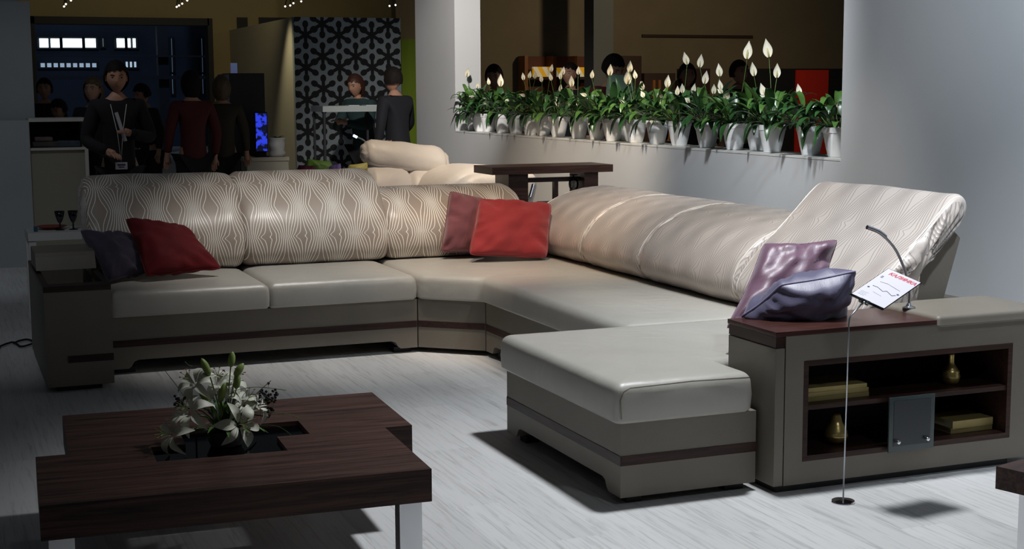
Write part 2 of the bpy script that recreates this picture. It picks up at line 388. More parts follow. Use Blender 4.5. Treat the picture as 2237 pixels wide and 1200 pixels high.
# right wall with the long opening and its sill
bm=bmesh.new(); yn,yf,ye,xw,xb,zl=6.65,12.95,14.15,4.6,4.86,1.10
bx(bm,xw,xb,-2,yn,0,3.6); bx(bm,xw,xb,yn,yf,0,zl); bx(bm,xw,xb,yf,ye,0,3.6)
struct('wall_right',bm,M_wall)
bm=bmesh.new(); bx(bm,xw-.002,xb+.004,yn,yf,zl,zl+.012); struct('trim_1',bm,M_white)
# cream wall and the back wall with the wide doorway
CX=4.011; BY=21.0
xl=at(70,200,BY).x; xr=at(460,200,BY).x; zt=at(260,38,BY).z
sbox('wall_cream',(CX,CX+.12,17.085,BY,0,2.37),M_cream)
bm=bmesh.new(); bx(bm,-6,xl,BY,BY+.2,0,4); bx(bm,xr,9,BY,BY+.2,0,4); bx(bm,xl,xr,BY,BY+.2,zt,4)
M_beige=mat('beige_wall_paint',(.40,.32,.17),.85,var=.05)
struct('wall_back',bm,M_beige)
M_frame=mat('dark_door_frame',(.015,.017,.022),.6)
bm=bmesh.new(); bx(bm,xl-.03,xl+.07,BY-.05,BY+.25,0,zt); bx(bm,xr-.02,xr+.05,BY-.05,BY+.25,0,zt); bx(bm,xl,xr,BY-.05,BY+.25,zt-.1,zt)
struct('trim_2',bm,M_frame)
# the dark exhibition hall seen through the doorway
M_hall=mat('hall_wall',(.05,.07,.11),.8,var=.3,vscale=.6)
sbox('wall_hall',(-9,14,40,40.3,0,9),M_hall)
sbox('wall_beyond',(5.9,17,19,19.2,0,4.2),mat('brown_wall_paint',(.20,.16,.10),.85,var=.06))
def win(n,x0,x1,y0,y1,e,div,col=(.75,.92,1)):
    Y=39.9; a=at(x0,y0,Y); b=at(x1,y1,Y)
    bm=bmesh.new(); bx(bm,a.x-.04,b.x+.04,Y,Y+.05,b.z-.04,a.z+.04)
    o=struct('window_%d'%n,bm,M_frame)
    mw=mat('emissive_pane',(.3,.4,.5),.3,emit=col,estr=e)
    for i in range(div):
        xa=a.x+(b.x-a.x)*i/div+.03; xc=a.x+(b.x-a.x)*(i+1)/div-.03
        obj('pane',(lambda q:(bx(q,xa,xc,Y-.03,Y,b.z,a.z),q)[1])(bmesh.new()),mw,o)
win(1,83,133,84,104,2.4,2); win(2,134,182,84,104,2.4,1); win(3,183,212,84,104,2.2,1); win(4,222,228,84,102,.5,1)
win(5,252,275,84,104,2.4,1); win(6,276,299,84,104,2.2,2)
win(7,86,213,138,147,.42,9,(.55,.75,1)); win(8,272,300,135,147,.6,3,(.6,.8,1))  # dimmer lower strips, drawn as emissive panes
win(9,372,379,84,158,.16,1,(.4,.65,1)); win(10,374,380,162,205,.2,1,(.4,.65,1)); win(11,438,445,84,158,.16,1,(.4,.6,1)); win(12,440,446,162,205,.18,1,(.4,.6,1))  # vertical glows in the hall, drawn as emissive panes
# hall girders
bm=bmesh.new()
for yy,h in ((120,5),(166,7)): 
    a=at(75,yy,36); b=at(465,yy+h,36); bx(bm,a.x,b.x,36,36.2,b.z,a.z)
for px in (345,470): 
    a=at(px,50,36); bx(bm,a.x,a.x+.25,36.2,36.5,0,7)
o=struct('trim_3',bm,mat('hall_girder',(.03,.035,.05),.7))
# tall grey panel at the far left
a=at(65,20,13.6); sbox('wall_left',(-1.6,a.x,13.6,13.7,0,2.3),M_greyp)
a=at(36,20,13.9); sbox('wall_panel_left',(-1.6,a.x,13.75,13.85,0,3.6),M_greyp)
for n_,(x0,y0,x1,y1) in ((5,(517,38,541,71)),(6,(565,38,640,58))):
    a=at(x0,y0,BY); b=at(x1,y1,BY); bm=bmesh.new(); bx(bm,a.x,b.x,BY-.02,BY,b.z,a.z); struct('trim_%d'%n_,bm,M_frame)  # dark voids above the cream wall, put in as flat black panels
# ================================================================== wallpaper partition
M_paper=mat('wallpaper_grey',(.30,.34,.36),.8); M_motif=mat('wallpaper_black',(.012,.012,.014),.8)
px0=CX; px1=at(877,200,17).x; zt2=2.37
bm=bmesh.new(); bx(bm,px0+.12-.12,px1,17,17.08,0,zt2)
def disc(bm,x,z,r,y,n=14,sx=1,sz=1,rot=0):
    if x+r<px0+.004 or x-r>px1-.004 or z-r>zt2 or z+r<0: return
    vs=[]
    for k in range(n):
        a=2*PI*k/n; dx,dz=r*sx*math.cos(a),r*sz*math.sin(a); X=dx*math.cos(rot)-dz*math.sin(rot)+x; Z=dx*math.sin(rot)+dz*math.cos(rot)+z
        X=min(max(X,px0),px1); Z=min(max(Z,0),zt2); vs.append(bm.verts.new((X,y,Z)))
    try: f=bm.faces.new(vs); f.material_index=1
    except Exception: pass
def flake(x,z,yy):
    for k in range(6):
        a=PI/2+k*PI/3; disc(bm,x+.125*math.cos(a),z+.125*math.sin(a),.04,yy,14,1.15,.92,a)
        disc(bm,x+.06*math.cos(a),z+.06*math.sin(a),.06,yy-.0004,10,1,.36,a)
    disc(bm,x,z,.045,yy-.0008)
for i in range(-1,5):
    for j in range(-1,7):
        flake(px0+.14+i*.41,2.16-j*.385,16.998); flake(px0+.14+.205+i*.41,2.16-.255-j*.385,16.997)
o=obj('partition_panel',bm,[M_paper,M_motif]); tag(o,'grey display partition papered with black snowflake motifs, end of the cream wall','partition')
a=at(877,85,17.4); b=at(912,85,17.4)
o=box('green_panel',(a.x-.1,5.95,17.4,17.46,0,a.z),mat('lime_green_paint',(.20,.30,.01),.7)); tag(o,'lime green panel between the snowflake partition and the pillar','panel')
# ================================================================== COFFEE TABLE
TR=-.0448
def coffee_table(loc,label,hole=True):
    t=thing('coffee_table',label,'table',loc,TR,None); M=ROOTS[t]
    z0,z1=.2585,.36
    poly=[(0,0),(1.131,0),(1.131,.573),(1.226,.573),(1.226,1.149),(.10,1.149),(.10,.578),(0,.578)]
    bm=bmesh.new()
    if hole:
        # cells of the top around the stepped glass inset
        xs=[0,.10,.354,.464,.762,.872,1.131,1.226]; ys=[0,.375,.571,.578,.775,1.149]
        ys=[0,.375,.573,.775,1.149]
        def inside(x,y): return (0<x<1.131 and y<.573) or (.10<x<1.226 and y>.573)
        def hol(x,y): return (.354<x<.762 and .375<y<.573) or (.464<x<.872 and .573<y<.775)
        vt={}
        def vv(x,y,z):
            k_=(x,y,z)
            if k_ not in vt: vt[k_]=bm.verts.new((x,y,z))
            return vt[k_]
        C={}
        for i in range(len(xs)-1):
            for j in range(len(ys)-1):
                mx_,my=(xs[i]+xs[i+1])/2,(ys[j]+ys[j+1])/2; C[i,j]=inside(mx_,my) and not hol(mx_,my)
        for (i,j),on in C.items():
            if not on: continue
            x0,x1,y0,y1=xs[i],xs[i+1],ys[j],ys[j+1]
            bm.faces.new([vv(x0,y0,z1),vv(x1,y0,z1),vv(x1,y1,z1),vv(x0,y1,z1)]); bm.faces.new([vv(x0,y0,z0),vv(x0,y1,z0),vv(x1,y1,z0),vv(x1,y0,z0)])
            for di,dj,q in ((-1,0,((x0,y0),(x0,y1))),(1,0,((x1,y1),(x1,y0))),(0,-1,((x1,y0),(x0,y0))),(0,1,((x0,y1),(x1,y1)))):
                if not C.get((i+di,j+dj),False): bm.faces.new([vv(*q[0],z1),vv(*q[1],z1),vv(*q[1],z0),vv(*q[0],z0)])
    else: prism(bm,poly,2,z0,z1)
    bm.transform(M); obj('tabletop',bm,M_table,t)
    if hole:
        bm=bmesh.new(); prism(bm,[(.356,.377),(.760,.377),(.760,.573),(.870,.573),(.870,.773),(.466,.773),(.466,.573),(.356,.573)],2,.338,.346); bm.transform(M)
        obj('glass_inset',bm,M_smoke,t)
        bm=bmesh.new()
        for a_ in ((.355,.761,.3755,.381),): bx(bm,*a_,.346,.3595)
        bm.transform(M); obj('steel_edge',bm,M_chrome,t)
    for x,y in ((1.03,.0),(.02,.0),(1.12,1.07),(.13,1.07)):
        bm=bmesh.new(); bx(bm,x,x+.07,y+.004,y+.06,.0,.2585); bm.transform(M); obj('leg',bm,M_chrome,t)
    return t
coffee_table((.2106,4.0732,0),'dark wood coffee table of two offset slabs with a glass inset, lily bouquet on it')
t2=thing('coffee_table','corner of another dark wood low table at the lower right edge of the picture','table',(2.927,3.385,0),.29)
M=ROOTS[t2]
bm=bmesh.new(); bx(bm,0,.9,-.9,0,.29,.36); bm.transform(M); obj('tabletop',bm,M_table,t2)
for x,y in ((.05,-.12),(.78,-.12),(.05,-.85),(.78,-.85)):
    bm=bmesh.new(); bx(bm,x,x+.07,y,y+.07,0,.29); bm.transform(M); obj('leg',bm,M_chrome,t2)
# ================================================================== SECTIONAL SOFA
sofa=thing('sectional_sofa','U-shaped taupe leather sectional sofa with lattice fabric backs and pearl seat pads','sofa',(2.83,6.2,0))
ZB,ZS0,ZS1,ZT=.03,.149,.185,.31
def arch(a,b,fa,h=.045,e=.03):
    """bottom edge polygon points from a to b with an arched cut-out between two feet"""
    return [(a,ZB),(a+fa,ZB),(a+fa+e*.5,ZB+h*.25),(a+fa+e,ZB+h*.8),(a+fa+e*1.8,ZB+h),(b-fa-e*1.8,ZB+h),(b-fa-e,ZB+h*.8),(b-fa-e*.5,ZB+h*.25),(b-fa,ZB),(b,ZB)]
def base(name,build,lab=None):
    bm=bmesh.new(); build(bm); return obj(name,bm,M_leather,sofa)
# left module
base('base_frame',lambda bm:prism(bm,arch(.79,2.508,.10)+[(2.508,ZT),(.79,ZT)],1,7.754,8.75))
# corner module
cpoly=[(2.516,7.758),(2.825,7.490),(4.1,7.490),(4.1,8.95),(2.516,8.95)]
base('base_frame',lambda bm:prism(bm,cpoly,2,ZB,ZT))
# right module
base('base_frame',lambda bm:prism(bm,arch(5.65,7.482,.09)+[(7.482,ZT),(5.65,ZT)],0,2.829,4.1))
# chaise module
base('base_frame',lambda bm:(prism(bm,arch(4.534,5.645,.10)+[(5.645,ZT-.005),(4.534,ZT-.005)],0,2.228,2.30),bx(bm,2.30,2.79,4.534,5.645,ZB,ZT-.005),bx(bm,2.79,4.1,4.80,5.645,ZB,ZT-.005)))
def strip(a,m): 
    o=box('wood_strip',a,m,sofa); return o
strip((.80,2.505,7.750,7.76,ZS0,ZS1),M_wx)
strip((2.824,2.832,5.66,7.478,ZS0,ZS1),M_wy)
strip((2.2255,2.232,4.5315,5.645,ZS0,ZS1),M_wy)
strip((2.2325,2.79,4.5315,4.54,ZS0,ZS1),M_wx)
p0,p1=V((2.516,7.758,0)),V((2.825,7.490,0)); dd=(p1-p0).normalized(); nn=V((dd.y,-dd.x,0)); 
bm=bmesh.new(); L=(p1-p0).length
bx(bm,.002,L-.002,-.003,.005,ZS0,ZS1,M=Matrix.Translation(p0)@Matrix.Rotation(math.atan2(dd.y,dd.x),4,'Z')); obj('wood_strip',bm,M_wx,sofa)
# feet / plinths
for a in ((.83,.93,7.80,7.9),(2.38,2.48,7.80,7.9),(2.60,2.9,7.85,8.0),(2.27,2.33,4.57,4.66),(2.27,2.33,5.53,5.6),(2.68,2.76,4.57,4.65),(2.87,2.95,5.7,5.8),(2.87,2.95,7.3,7.4),(3.9,4.0,8.7,8.8),(3.9,4.0,5.0,5.1)):
    box('foot',(*a,0,ZB+.002),M_plinth,sofa)
# seat pads
softbox('seat_pad',[(.80,7.722),(1.655,7.722),(1.655,8.62),(.80,8.62)],.312,.452,.05,M_pad,sofa,rc=.03)
softbox('seat_pad',[(1.648,7.722),(2.503,7.722),(2.503,8.62),(1.648,8.62)],.312,.455,.05,M_pad,sofa,rc=.035)
softbox('seat_pad',[(2.511,7.735),(2.803,7.472),(2.803,5.66),(3.72,5.66),(3.72,8.66),(2.511,8.66)],.312,.452,.045,M_pad,sofa,rc=.04)
softbox('seat_pad',[(2.197,4.508),(2.762,4.508),(2.762,4.80),(3.70,4.80),(3.70,5.655),(2.197,5.655)],.308,.458,.04,M_pad,sofa,rc=.035)
bm=bmesh.new(); tube(bm,[(2.215,4.503,.33),(2.21,4.502,.40),(2.222,4.502,.428),(2.25,4.503,.441),(2.5,4.502,.446),(2.74,4.504,.44)],.0028,6); obj('seam',bm,M_leather,sofa,True)
# back carcasses
for a in ((.80,2.52,8.72,8.95,.31,.80),(2.52,4.15,8.82,9.0,.31,.62),(4.02,4.16,5.66,8.8,.31,.60),(4.0,4.08,4.80,5.66,.31,.60)):
    box('back_frame',a,M_leather,sofa,bev=.015)
# back cushions
PA=[(8.50,.462),(8.435,.50),(8.41,.58),(8.44,.70),(8.53,.82),(8.66,.925),(8.79,.985),(8.90,1.003),(8.975,.965),(8.95,.87),(8.84,.74),(8.73,.60),(8.68,.47)]
PB=[(8.50,.462),(8.435,.50),(8.41,.58),(8.44,.70),(8.53,.80),(8.66,.868),(8.80,.888),(8.92,.86),(8.98,.78),(8.97,.62),(8.80,.47)]
sweep('back_cushion',PA,'x',.785,1.666,M_lat,sofa,seed=1,k=.13,r=.06); sweep('back_cushion',PA,'x',1.660,2.552,M_lat,sofa,seed=2,k=.13,r=.06); sweep('back_cushion',PB,'x',2.548,3.47,M_lat,sofa,seed=3,k=.15,r=.07)
M_pp=mat('pearl_piping',(.66,.61,.55),.3)
PR=[(3.62,.462),(3.53,.49),(3.49,.56),(3.52,.66),(3.62,.765),(3.78,.838),(3.95,.868),(4.10,.866),(4.20,.82),(4.22,.68),(4.12,.52),(3.95,.462)]
for i,(a,b) in enumerate(((8.50,7.652),(7.648,6.902),(6.898,5.90))): sweep('back_cushion',PR,'y',a,b,M_lat2,sofa,seed=5+i,k=.07,r=.035,pipe=M_pp)
PH=[(3.62,.462),(3.53,.48),(3.49,.56),(3.545,.655),(3.66,.775),(3.80,.905),(3.90,1.005),(3.965,1.05),(4.01,1.035),(4.01,.975),(3.93,.875),(3.80,.755),(3.73,.63),(3.72,.48)]
hc=sweep('headrest_cushion',PH,'y',5.895,4.87,M_lat2,sofa,seed=9,k=.09,r=.045,pipe=M_pp,capw=.022); hc['label']='raised pearl headrest cushion with gathered end'
bm=bmesh.new(); prism(bm,[(3.74,.40),(3.86,.40),(4.0,.865),(3.985,.88),(3.93,.925),(3.915,.925),(3.80,.72),(3.70,.60)],1,4.9,5.8); 
obj('headrest_support',bm,M_leather,sofa)
# left arm with open tray
bm=bmesh.new(); X0,X1=.4514,.7755
bx(bm,X0,X1,7.40,7.44,ZB,.5406-.03); bx(bm,X0,X0+.03,7.44,8.62,ZB,.52); bx(bm,X1-.03,X1,7.44,8.62,ZB,.50); bx(bm,X0+.03,X1-.03,7.44,8.62,ZB,.40); bx(bm,X0+.03,X1-.03,8.59,8.62,.40,.52)
ob=obj('armrest',bm,M_leather,sofa)
bm=bmesh.new(); bx(bm,X0-.001,X1+.001,7.398,7.50,.51,.5406); bx(bm,X0-.001,X0+.03,7.50,8.62,.52,.5406);bx(bm,X1-.03,X1+.001,7.50,8.05,.50,.5406); q=obj('tray_rim',bm,M_wx,ob)
box('wood_inlay',(.555,X1+.001,7.397,7.41,.149,.185),M_wx,ob)
bm=bmesh.new(); prism(bm,[(7.98,.553),(8.03,.62),(8.05,.64),(8.40,.645),(8.42,.62),(8.42,.55)],0,X0+.005,X1-.01); obj('armrest_lid',bm,M_leather,ob)
box('foot',(.50,.72,7.45,7.55,0,ZB),M_plinth,sofa); box('foot',(.50,.72,8.4,8.5,0,ZB),M_plinth,sofa)
# shelf end unit
u_=bmesh.new(); sx0,sx1,sy0,sy1=2.857,4.08,4.444,4.80; nx0,nx1,nz0,nz1=2.936,3.902,.115,.497
bx(u_,sx0,nx0,sy0,sy1,ZB,.594); bx(u_,nx1,sx1,sy0,sy1,ZB,.594); bx(u_,nx0,nx1,sy0,sy1,ZB,nz0); bx(u_,nx0,nx1,sy0,sy1,nz1,.594); bx(u_,nx0,nx1,sy1-.02,sy1,nz0,nz1)
su=obj('shelf_unit',u_,M_leather,sofa)
bm=bmesh.new(); bx(bm,2.814,2.8535,4.444,4.785,ZB,.552,bev=.004); obj('end_panel',bm,M_leather,su,smooth='auto')
bm=bmesh.new(); bx(bm,2.816,2.8565,4.448,4.785,.554,.593); obj('wood_rail',bm,M_wy,su)
bm=bmesh.new(); bx(bm,2.812,3.53,4.441,4.79,.595,.6128,bev=.0015); obj('wooden_top',bm,M_wtx,su,smooth='auto')
softbox('leather_top',[(3.533,4.440),(4.083,4.440),(4.083,4.83),(3.70,4.83),(3.66,4.80),(3.533,4.80)],.575,.628,.02,M_leather,su,rc=.02,crown=.003)
bm=bmesh.new(); t_=.021
bx(bm,nx0,nx0+t_,sy0-.001,sy1-.02,nz0,nz1); bx(bm,nx1-t_,nx1,sy0-.001,sy1-.02,nz0,nz1); bx(bm,nx0+t_,nx1-t_,sy0-.001,sy1-.02,nz0,nz0+t_); bx(bm,nx0+t_,nx1-t_,sy0-.001,sy1-.02,nz1-t_,nz1)
obj('niche_frame',bm,M_wx,su)
bm=bmesh.new(); bx(bm,nx0+t_,nx1-t_,sy0+.006,sy1-.02,.308,.326); obj('shelf',bm,M_wx,su)
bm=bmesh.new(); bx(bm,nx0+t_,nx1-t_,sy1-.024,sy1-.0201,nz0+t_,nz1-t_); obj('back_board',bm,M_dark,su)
M_frost=mat('frosted_dark_glass',(.022,.027,.031),.3,spec=.6); M_fg=mat('glass_edge',(.05,.07,.07),.25,spec=.6)
bm=bmesh.new(); bx(bm,3.306,3.516,4.42,4.428,.117,.331,bev=.0015); d_=obj('glass_door',bm,M_fg,su,smooth='auto')
# (thing > part > sub-part : pane and knobs sit in the door's own mesh level)
bm=bmesh.new(); bx(bm,3.326,3.497,4.4185,4.4195,.140,.316); p_=obj('door_pane',bm,M_frost,su)
for kx in (3.341,3.477):
    bm=bmesh.new(); lathe(bm,[(.002,0),(.009,0),(.009,.012),(.007,.016),(.002,.017)],(0,0,0),16,M=Matrix.Translation((kx,4.4185,.158))@Matrix.Rotation(PI/2,4,'X')); obj('knob',bm,M_chrome,su,smooth='auto')
box('plinth',(2.84,3.92,4.47,4.78,0,ZB),M_plinth,sofa)
# ------------------------------------------------------------------ books, boxes, vases in the niche
def book(x0,x1,y0,y1,z0,z1,label,rot=0,group='gold books in the niche of the sofa'):
    t=thing('book',label,'book',((x0+x1)/2,(y0+y1)/2,z0),rot,group); M=Matrix.Translation(((x0+x1)/2,(y0+y1)/2,z0))@Matrix.Rotation(rot,4,'Z')
    w_,d_,h=(x1-x0)/2,(y1-y0)/2,z1-z0
    bm=bmesh.new(); bx(bm,-w_,w_,-d_,d_,0,.003); bx(bm,-w_,w_,-d_,d_,h-.003,h); bx(bm,-w_,w_,-d_,-d_+.004,.003,h-.003); bm.transform(M); obj('cover',bm,M_book,t)
    bm=bmesh.new(); bx(bm,-w_+.004,w_-.004,-d_+.004,d_-.003,.003,h-.003); bm.transform(M); obj('pages',bm,M_page,t)
zz_=.3265
for i,(a,b,lab,rr) in enumerate(((2.965,3.268,'gold bound book, lowest of the three stacked on the upper niche shelf',0),(2.968,3.266,'gold bound book, middle one of the three stacked on the upper niche shelf',.01),(2.97,3.258,'gold bound book, topmost of the three stacked on the upper niche shelf',-.01))):
    book(a,b,4.50,4.68,zz_,zz_+.0165,lab,rr); zz_+=.0175
book(3.668,3.872,4.51,4.66,.1365,.158,'gold covered thick book lying lowest beside the glass door',0)
book(3.664,3.866,4.50,4.65,.159,.189,'gold covered thick book lying on another one beside the glass door',.03)
def gvase(c,prof,label):
    bm=bmesh.new(); pr=[]
    for (r,z),(r2,z2) in zip(prof,prof[1:]):
        n=max(1,int((z2-z)/.006))
        for k_ in range(n):
            q=k_/n; rr=r+(r2-r)*q; pr.append((rr*(1+.035*math.sin((z+(z2-z)*q)*PI*2/.012)),z+(z2-z)*q))
    pr.append(prof[-1]); lathe(bm,pr,c,28); tag(obj('gold_vase',bm,M_gold,None,True),label,'vase','gold ribbed vases in the niche of the sofa')
gvase((3.165,4.56,.1365),[(.02,0),(.034,.008),(.046,.03),(.042,.05),(.03,.075),(.022,.09),(.018,.105),(.013,.117)],'squat ribbed gold vase on the lower niche shelf')
gvase((3.70,4.56,.3265),[(.024,0),(.033,.01),(.037,.03),(.033,.052),(.020,.072),(.012,.084),(.0125,.105),(.0135,.123)],'slim necked ribbed gold vase on the upper niche shelf')
# ------------------------------------------------------------------ reading lamp
lamp=thing('reading_lamp','curved silver reading lamp standing on the leather end of the shelf unit','lamp',(3.555,4.65,.628))
bm=bmesh.new(); lathe(bm,[(.026,0),(.026,.004),(.012,.009),(.007,.02)],(3.556,4.65,.6285),20); obj('base',bm,M_satin,lamp,'auto')
pts=catmull([(3.556,4.65,.64),(3.555,4.65,.70),(3.530,4.65,.783),(3.483,4.65,.867),(3.425,4.65,.924)],8); bm=bmesh.new(); tube(bm,pts,.0055,10); obj('gooseneck',bm,M_satin,lamp,True)
bm=bmesh.new(); tube(bm,catmull([(3.435,4.65,.918),(3.40,4.65,.941),(3.347,4.65,.960)],5),.0085,12); obj('lamp_head',bm,M_satin,lamp,'auto')
# ------------------------------------------------------------------ price sign on a stand
sg=thing('sign_stand','slim chrome price sign stand on a round base in front of the shelf unit','sign',(2.998,4.266,0))
bm=bmesh.new(); lathe(bm,[(.042,0),(.043,.003),(.041,.008),(.02,.012),(.006,.014)],(2.998,4.266,0),32); obj('base',bm,M_chrome,sg,'auto')
bm=bmesh.new(); tube(bm,[(2.998,4.266,.012),(3.004,4.266,.66),(3.006,4.267,.675),(3.012,4.268,.687),(3.062,4.272,.728)],.0028,8); obj('pole',bm,M_satin,sg,True)
TL=at(1941,587,4.30); a_,b_,rl=math.radians(-38),math.radians(27),math.radians(36)
w0=V((math.cos(a_),math.sin(a_),0)); n0=V((math.sin(a_),-math.cos(a_),0)); dn=n0*math.cos(b_)-V((0,0,1))*math.sin(b_)
wd=w0*math.cos(rl)+dn*math.sin(rl); dn=-w0*math.sin(rl)+dn*math.cos(rl); nz_=wd.cross(-dn); 
SM=Matrix(((wd.x,-dn.x,nz_.x,TL.x),(wd.y,-dn.y,nz_.y,TL.y),(wd.z,-dn.z,nz_.z,TL.z),(0,0,0,1)))   # x right, y up the sheet, z out
W_,H_=.142,.205
bm=bmesh.new(); bx(bm,-.003,W_+.003,-H_-.012,.003,-.0022,-.0014,M=SM); obj('card_holder',bm,M_clear,sg)
M_sheet=mat('printed_paper',(.60,.58,.64),.6); bm=bmesh.new(); bx(bm,0,W_,-H_,0,-.0012,0,M=SM); sh=obj('printed_sheet',bm,M_sheet,sg)
M_red=mat('red_ink',(.55,.02,.05),.5); M_ink=mat('dark_ink',(.02,.03,.08),.5); M_grey_ink=mat('grey_ink',(.35,.37,.45),.5)
def text(s,x,y,size,m,name,par,M,shear=0,ox=0):
    cu=bpy.data.curves.new('t','FONT'); cu.body=s; cu.size=size; cu.shear=shear; cu.offset=ox; cu.extrude=.0001
    o=bpy.data.objects.new('t',cu); COL.objects.link(o); dg=bpy.context.evaluated_depsgraph_get(); me=bpy.data.meshes.new_from_object(o.evaluated_get(dg))
    bpy.data.objects.remove(o); me.transform(M@Matrix.Translation((x,y,.0004))); me.materials.clear(); return obj(name,me,m,par)
text('КАЛИНКА',.022,-.030,.0235,M_red,'heading_text',sg,SM,.2,.0008)
bm=bmesh.new()
def ln(pts,r=.001): tube(bm,[SM@V((x,y,.0006)) for x,y in pts],r,4)
ln([(.025,-.12),(.045,-.118),(.075,-.128),(.085,-.118),(.115,-.13),(.125,-.12)]); ln([(.03,-.085),(.06,-.08),(.09,-.085),(.12,-.09)],.0005); ln([(.05,-.15),(.09,-.155)],.0003)
obj('sofa_drawing',bm,M_ink,sg)
bm=bmesh.new()
for x,y in ((.018,-.135),(.128,-.112)):
    v_=[bm.verts.new(SM@V((x+dx,y+dy,.0006))) for dx,dy in ((-.006,0),(0,.005),(.006,0),(0,-.005))]; bm.faces.new(v_)
for x,y in ((.012,-.055),(.017,-.055),(.012,-.062),(.017,-.062)): bx(bm,x,x+.003,y,y+.005,.0002,.0006,M=SM)
obj('small_marks',bm,M_ink,sg)
bm=bmesh.new()
for i in range(4): bx(bm,.012,.045-.006*(i%2),-.168-i*.007,-.1665-i*.007,.0002,.0005,M=SM)
obj('fine_print',bm,M_grey_ink,sg)
bm=bmesh.new(); bx(bm,.045,.085,-H_-.020,-H_-.002,-.006,.004,bev=.002,M=SM); obj('clip',bm,M_clear,sg,'auto')
q0=SM@V((.065,-H_-.012,-.003)); bm=bmesh.new(); tube(bm,[(3.058,4.272,.725),q0],.004,8); obj('clip_arm',bm,M_satin,sg,True)
# ================================================================== scatter cushions
def vel(name,c,sheen=.8,rough=.75,spec=.2,var=.12): return mat(name,c,rough,spec=spec,sheen=sheen,var=var,vscale=7,bump=.3,bscale=300)
M_cr=vel('crimson_velvet',(.11,.003,.006),.1); M_gp=vel('grey_plum_velvet',(.055,.045,.07),.3); M_co=vel('coral_red_velvet',(.27,.022,.024),.3); M_mv=vel('mauve_velvet',(.17,.05,.06),.5)
M_ms=mat('mauve_satin',(.12,.05,.085),.45,spec=.7,sheen=.3,bump=.2,bscale=200); M_ls=mat('lavender_satin',(.09,.08,.145),.45,spec=.7,sheen=.3,bump=.2,bscale=200)
M_pip=mat('plum_piping',(.12,.05,.09),.5); M_pip2=mat('grey_lavender_piping',(.2,.18,.28),.5)
def C4(*q): return [at(px,py,y) for px,py,y in q]
pillow('scatter_cushion','dark grey plum velvet cushion leaning on the left arm of the sofa',C4((236,616,8.02),(318,598,8.12),(306,512,8.33),(172,502,8.30)),.14,M_gp,M_gp,1,wr=.018)
pillow('scatter_cushion','crimson velvet cushion leaning on the back at the left end of the sofa',C4((318,606,7.99),(488,588,8.08),(404,492,8.33),(272,476,8.28)),.15,M_cr,M_cr,2,wr=.016)
pillow('scatter_cushion','dusky mauve velvet cushion behind the coral one in the sofa corner',C4((962,552,8.33),(1075,552,8.30),(1085,440,8.42),(982,416,8.42)),.15,M_mv,M_mv,3,pinch=.04,wr=.016)
pillow('scatter_cushion','coral red velvet cushion standing in the corner of the sofa',C4((1023,558,8.10),(1196,564,8.02),(1206,444,8.22),(1046,434,8.26)),.16,M_co,M_co,4,pinch=.03,wr=.018)
pillow('scatter_cushion','mauve satin cushion leaning beside the headrest behind the lavender one',C4((1582,722,4.84),(1790,690,4.86),(1832,522,4.90),(1668,530,5.02)),.15,M_ms,M_pip,5,wr=.016,pinch=.10)
pillow('scatter_cushion','lavender grey satin cushion lying on the wooden top of the shelf unit',C4((1612,694,4.78),(1852,694,4.70),(1873,590,4.56),(1705,622,4.66)),.19,M_ls,M_pip2,6,wr=.016,pinch=.10)
# ================================================================== bouquet
random.seed(11)
bq=thing('flower_arrangement','arrangement of white lilies, buds and dark berries standing in the coffee table inset','flowers',(.83,4.62,.346))
M_lily=mat('lily_petal',(.62,.62,.50),.5,var=.12,vscale=30); M_bud=mat('lily_bud',(.24,.33,.08),.45,var=.2,vscale=20); M_berry=mat('dark_berry',(.012,.010,.018),.25); M_anth=mat('anther',(.25,.10,.02),.7)
bm=bmesh.new(); lathe(bm,[(.03,0),(.05,.003),(.062,.03),(.058,.05),(.052,.052)],(.83,4.62,.3465),24); obj('bowl',bm,M_dark,bq,'auto')
BC=V((.83,4.62,.38))
def frame(n):
    n=n.normalized(); a=n.orthogonal().normalized(); return a,n.cross(a),n
def blade(bm,base,d,upv,L,W,droop,n=10,fold=.25,mi=0,tipw=0):
    """arching pointed leaf: starts at base along d, bends down by droop"""
    d=d.normalized(); side=d.cross(upv); side=side.normalized() if side.length>1e-4 else V((1,0,0))
    p=V(base); prev=None
    for i in range(n+1):
        t=i/n; dirn=(d+V((0,0,-1))*droop*t*t).normalized()
        if i: p=p+dirn*(L/n)
        wdt=W*(math.sin(PI*min(1,t**.75*.98+.02))**.8)*.5+.0008; nn_=side.cross(dirn).normalized()
        row=[bm.verts.new(p-side*wdt+nn_*wdt*fold),bm.verts.new(p),bm.verts.new(p+side*wdt+nn_*wdt*fold)]
        if prev:
            for k_ in (0,1): f=bm.faces.new((prev[k_],prev[k_+1],row[k_+1],row[k_])); f.material_index=mi
        prev=row
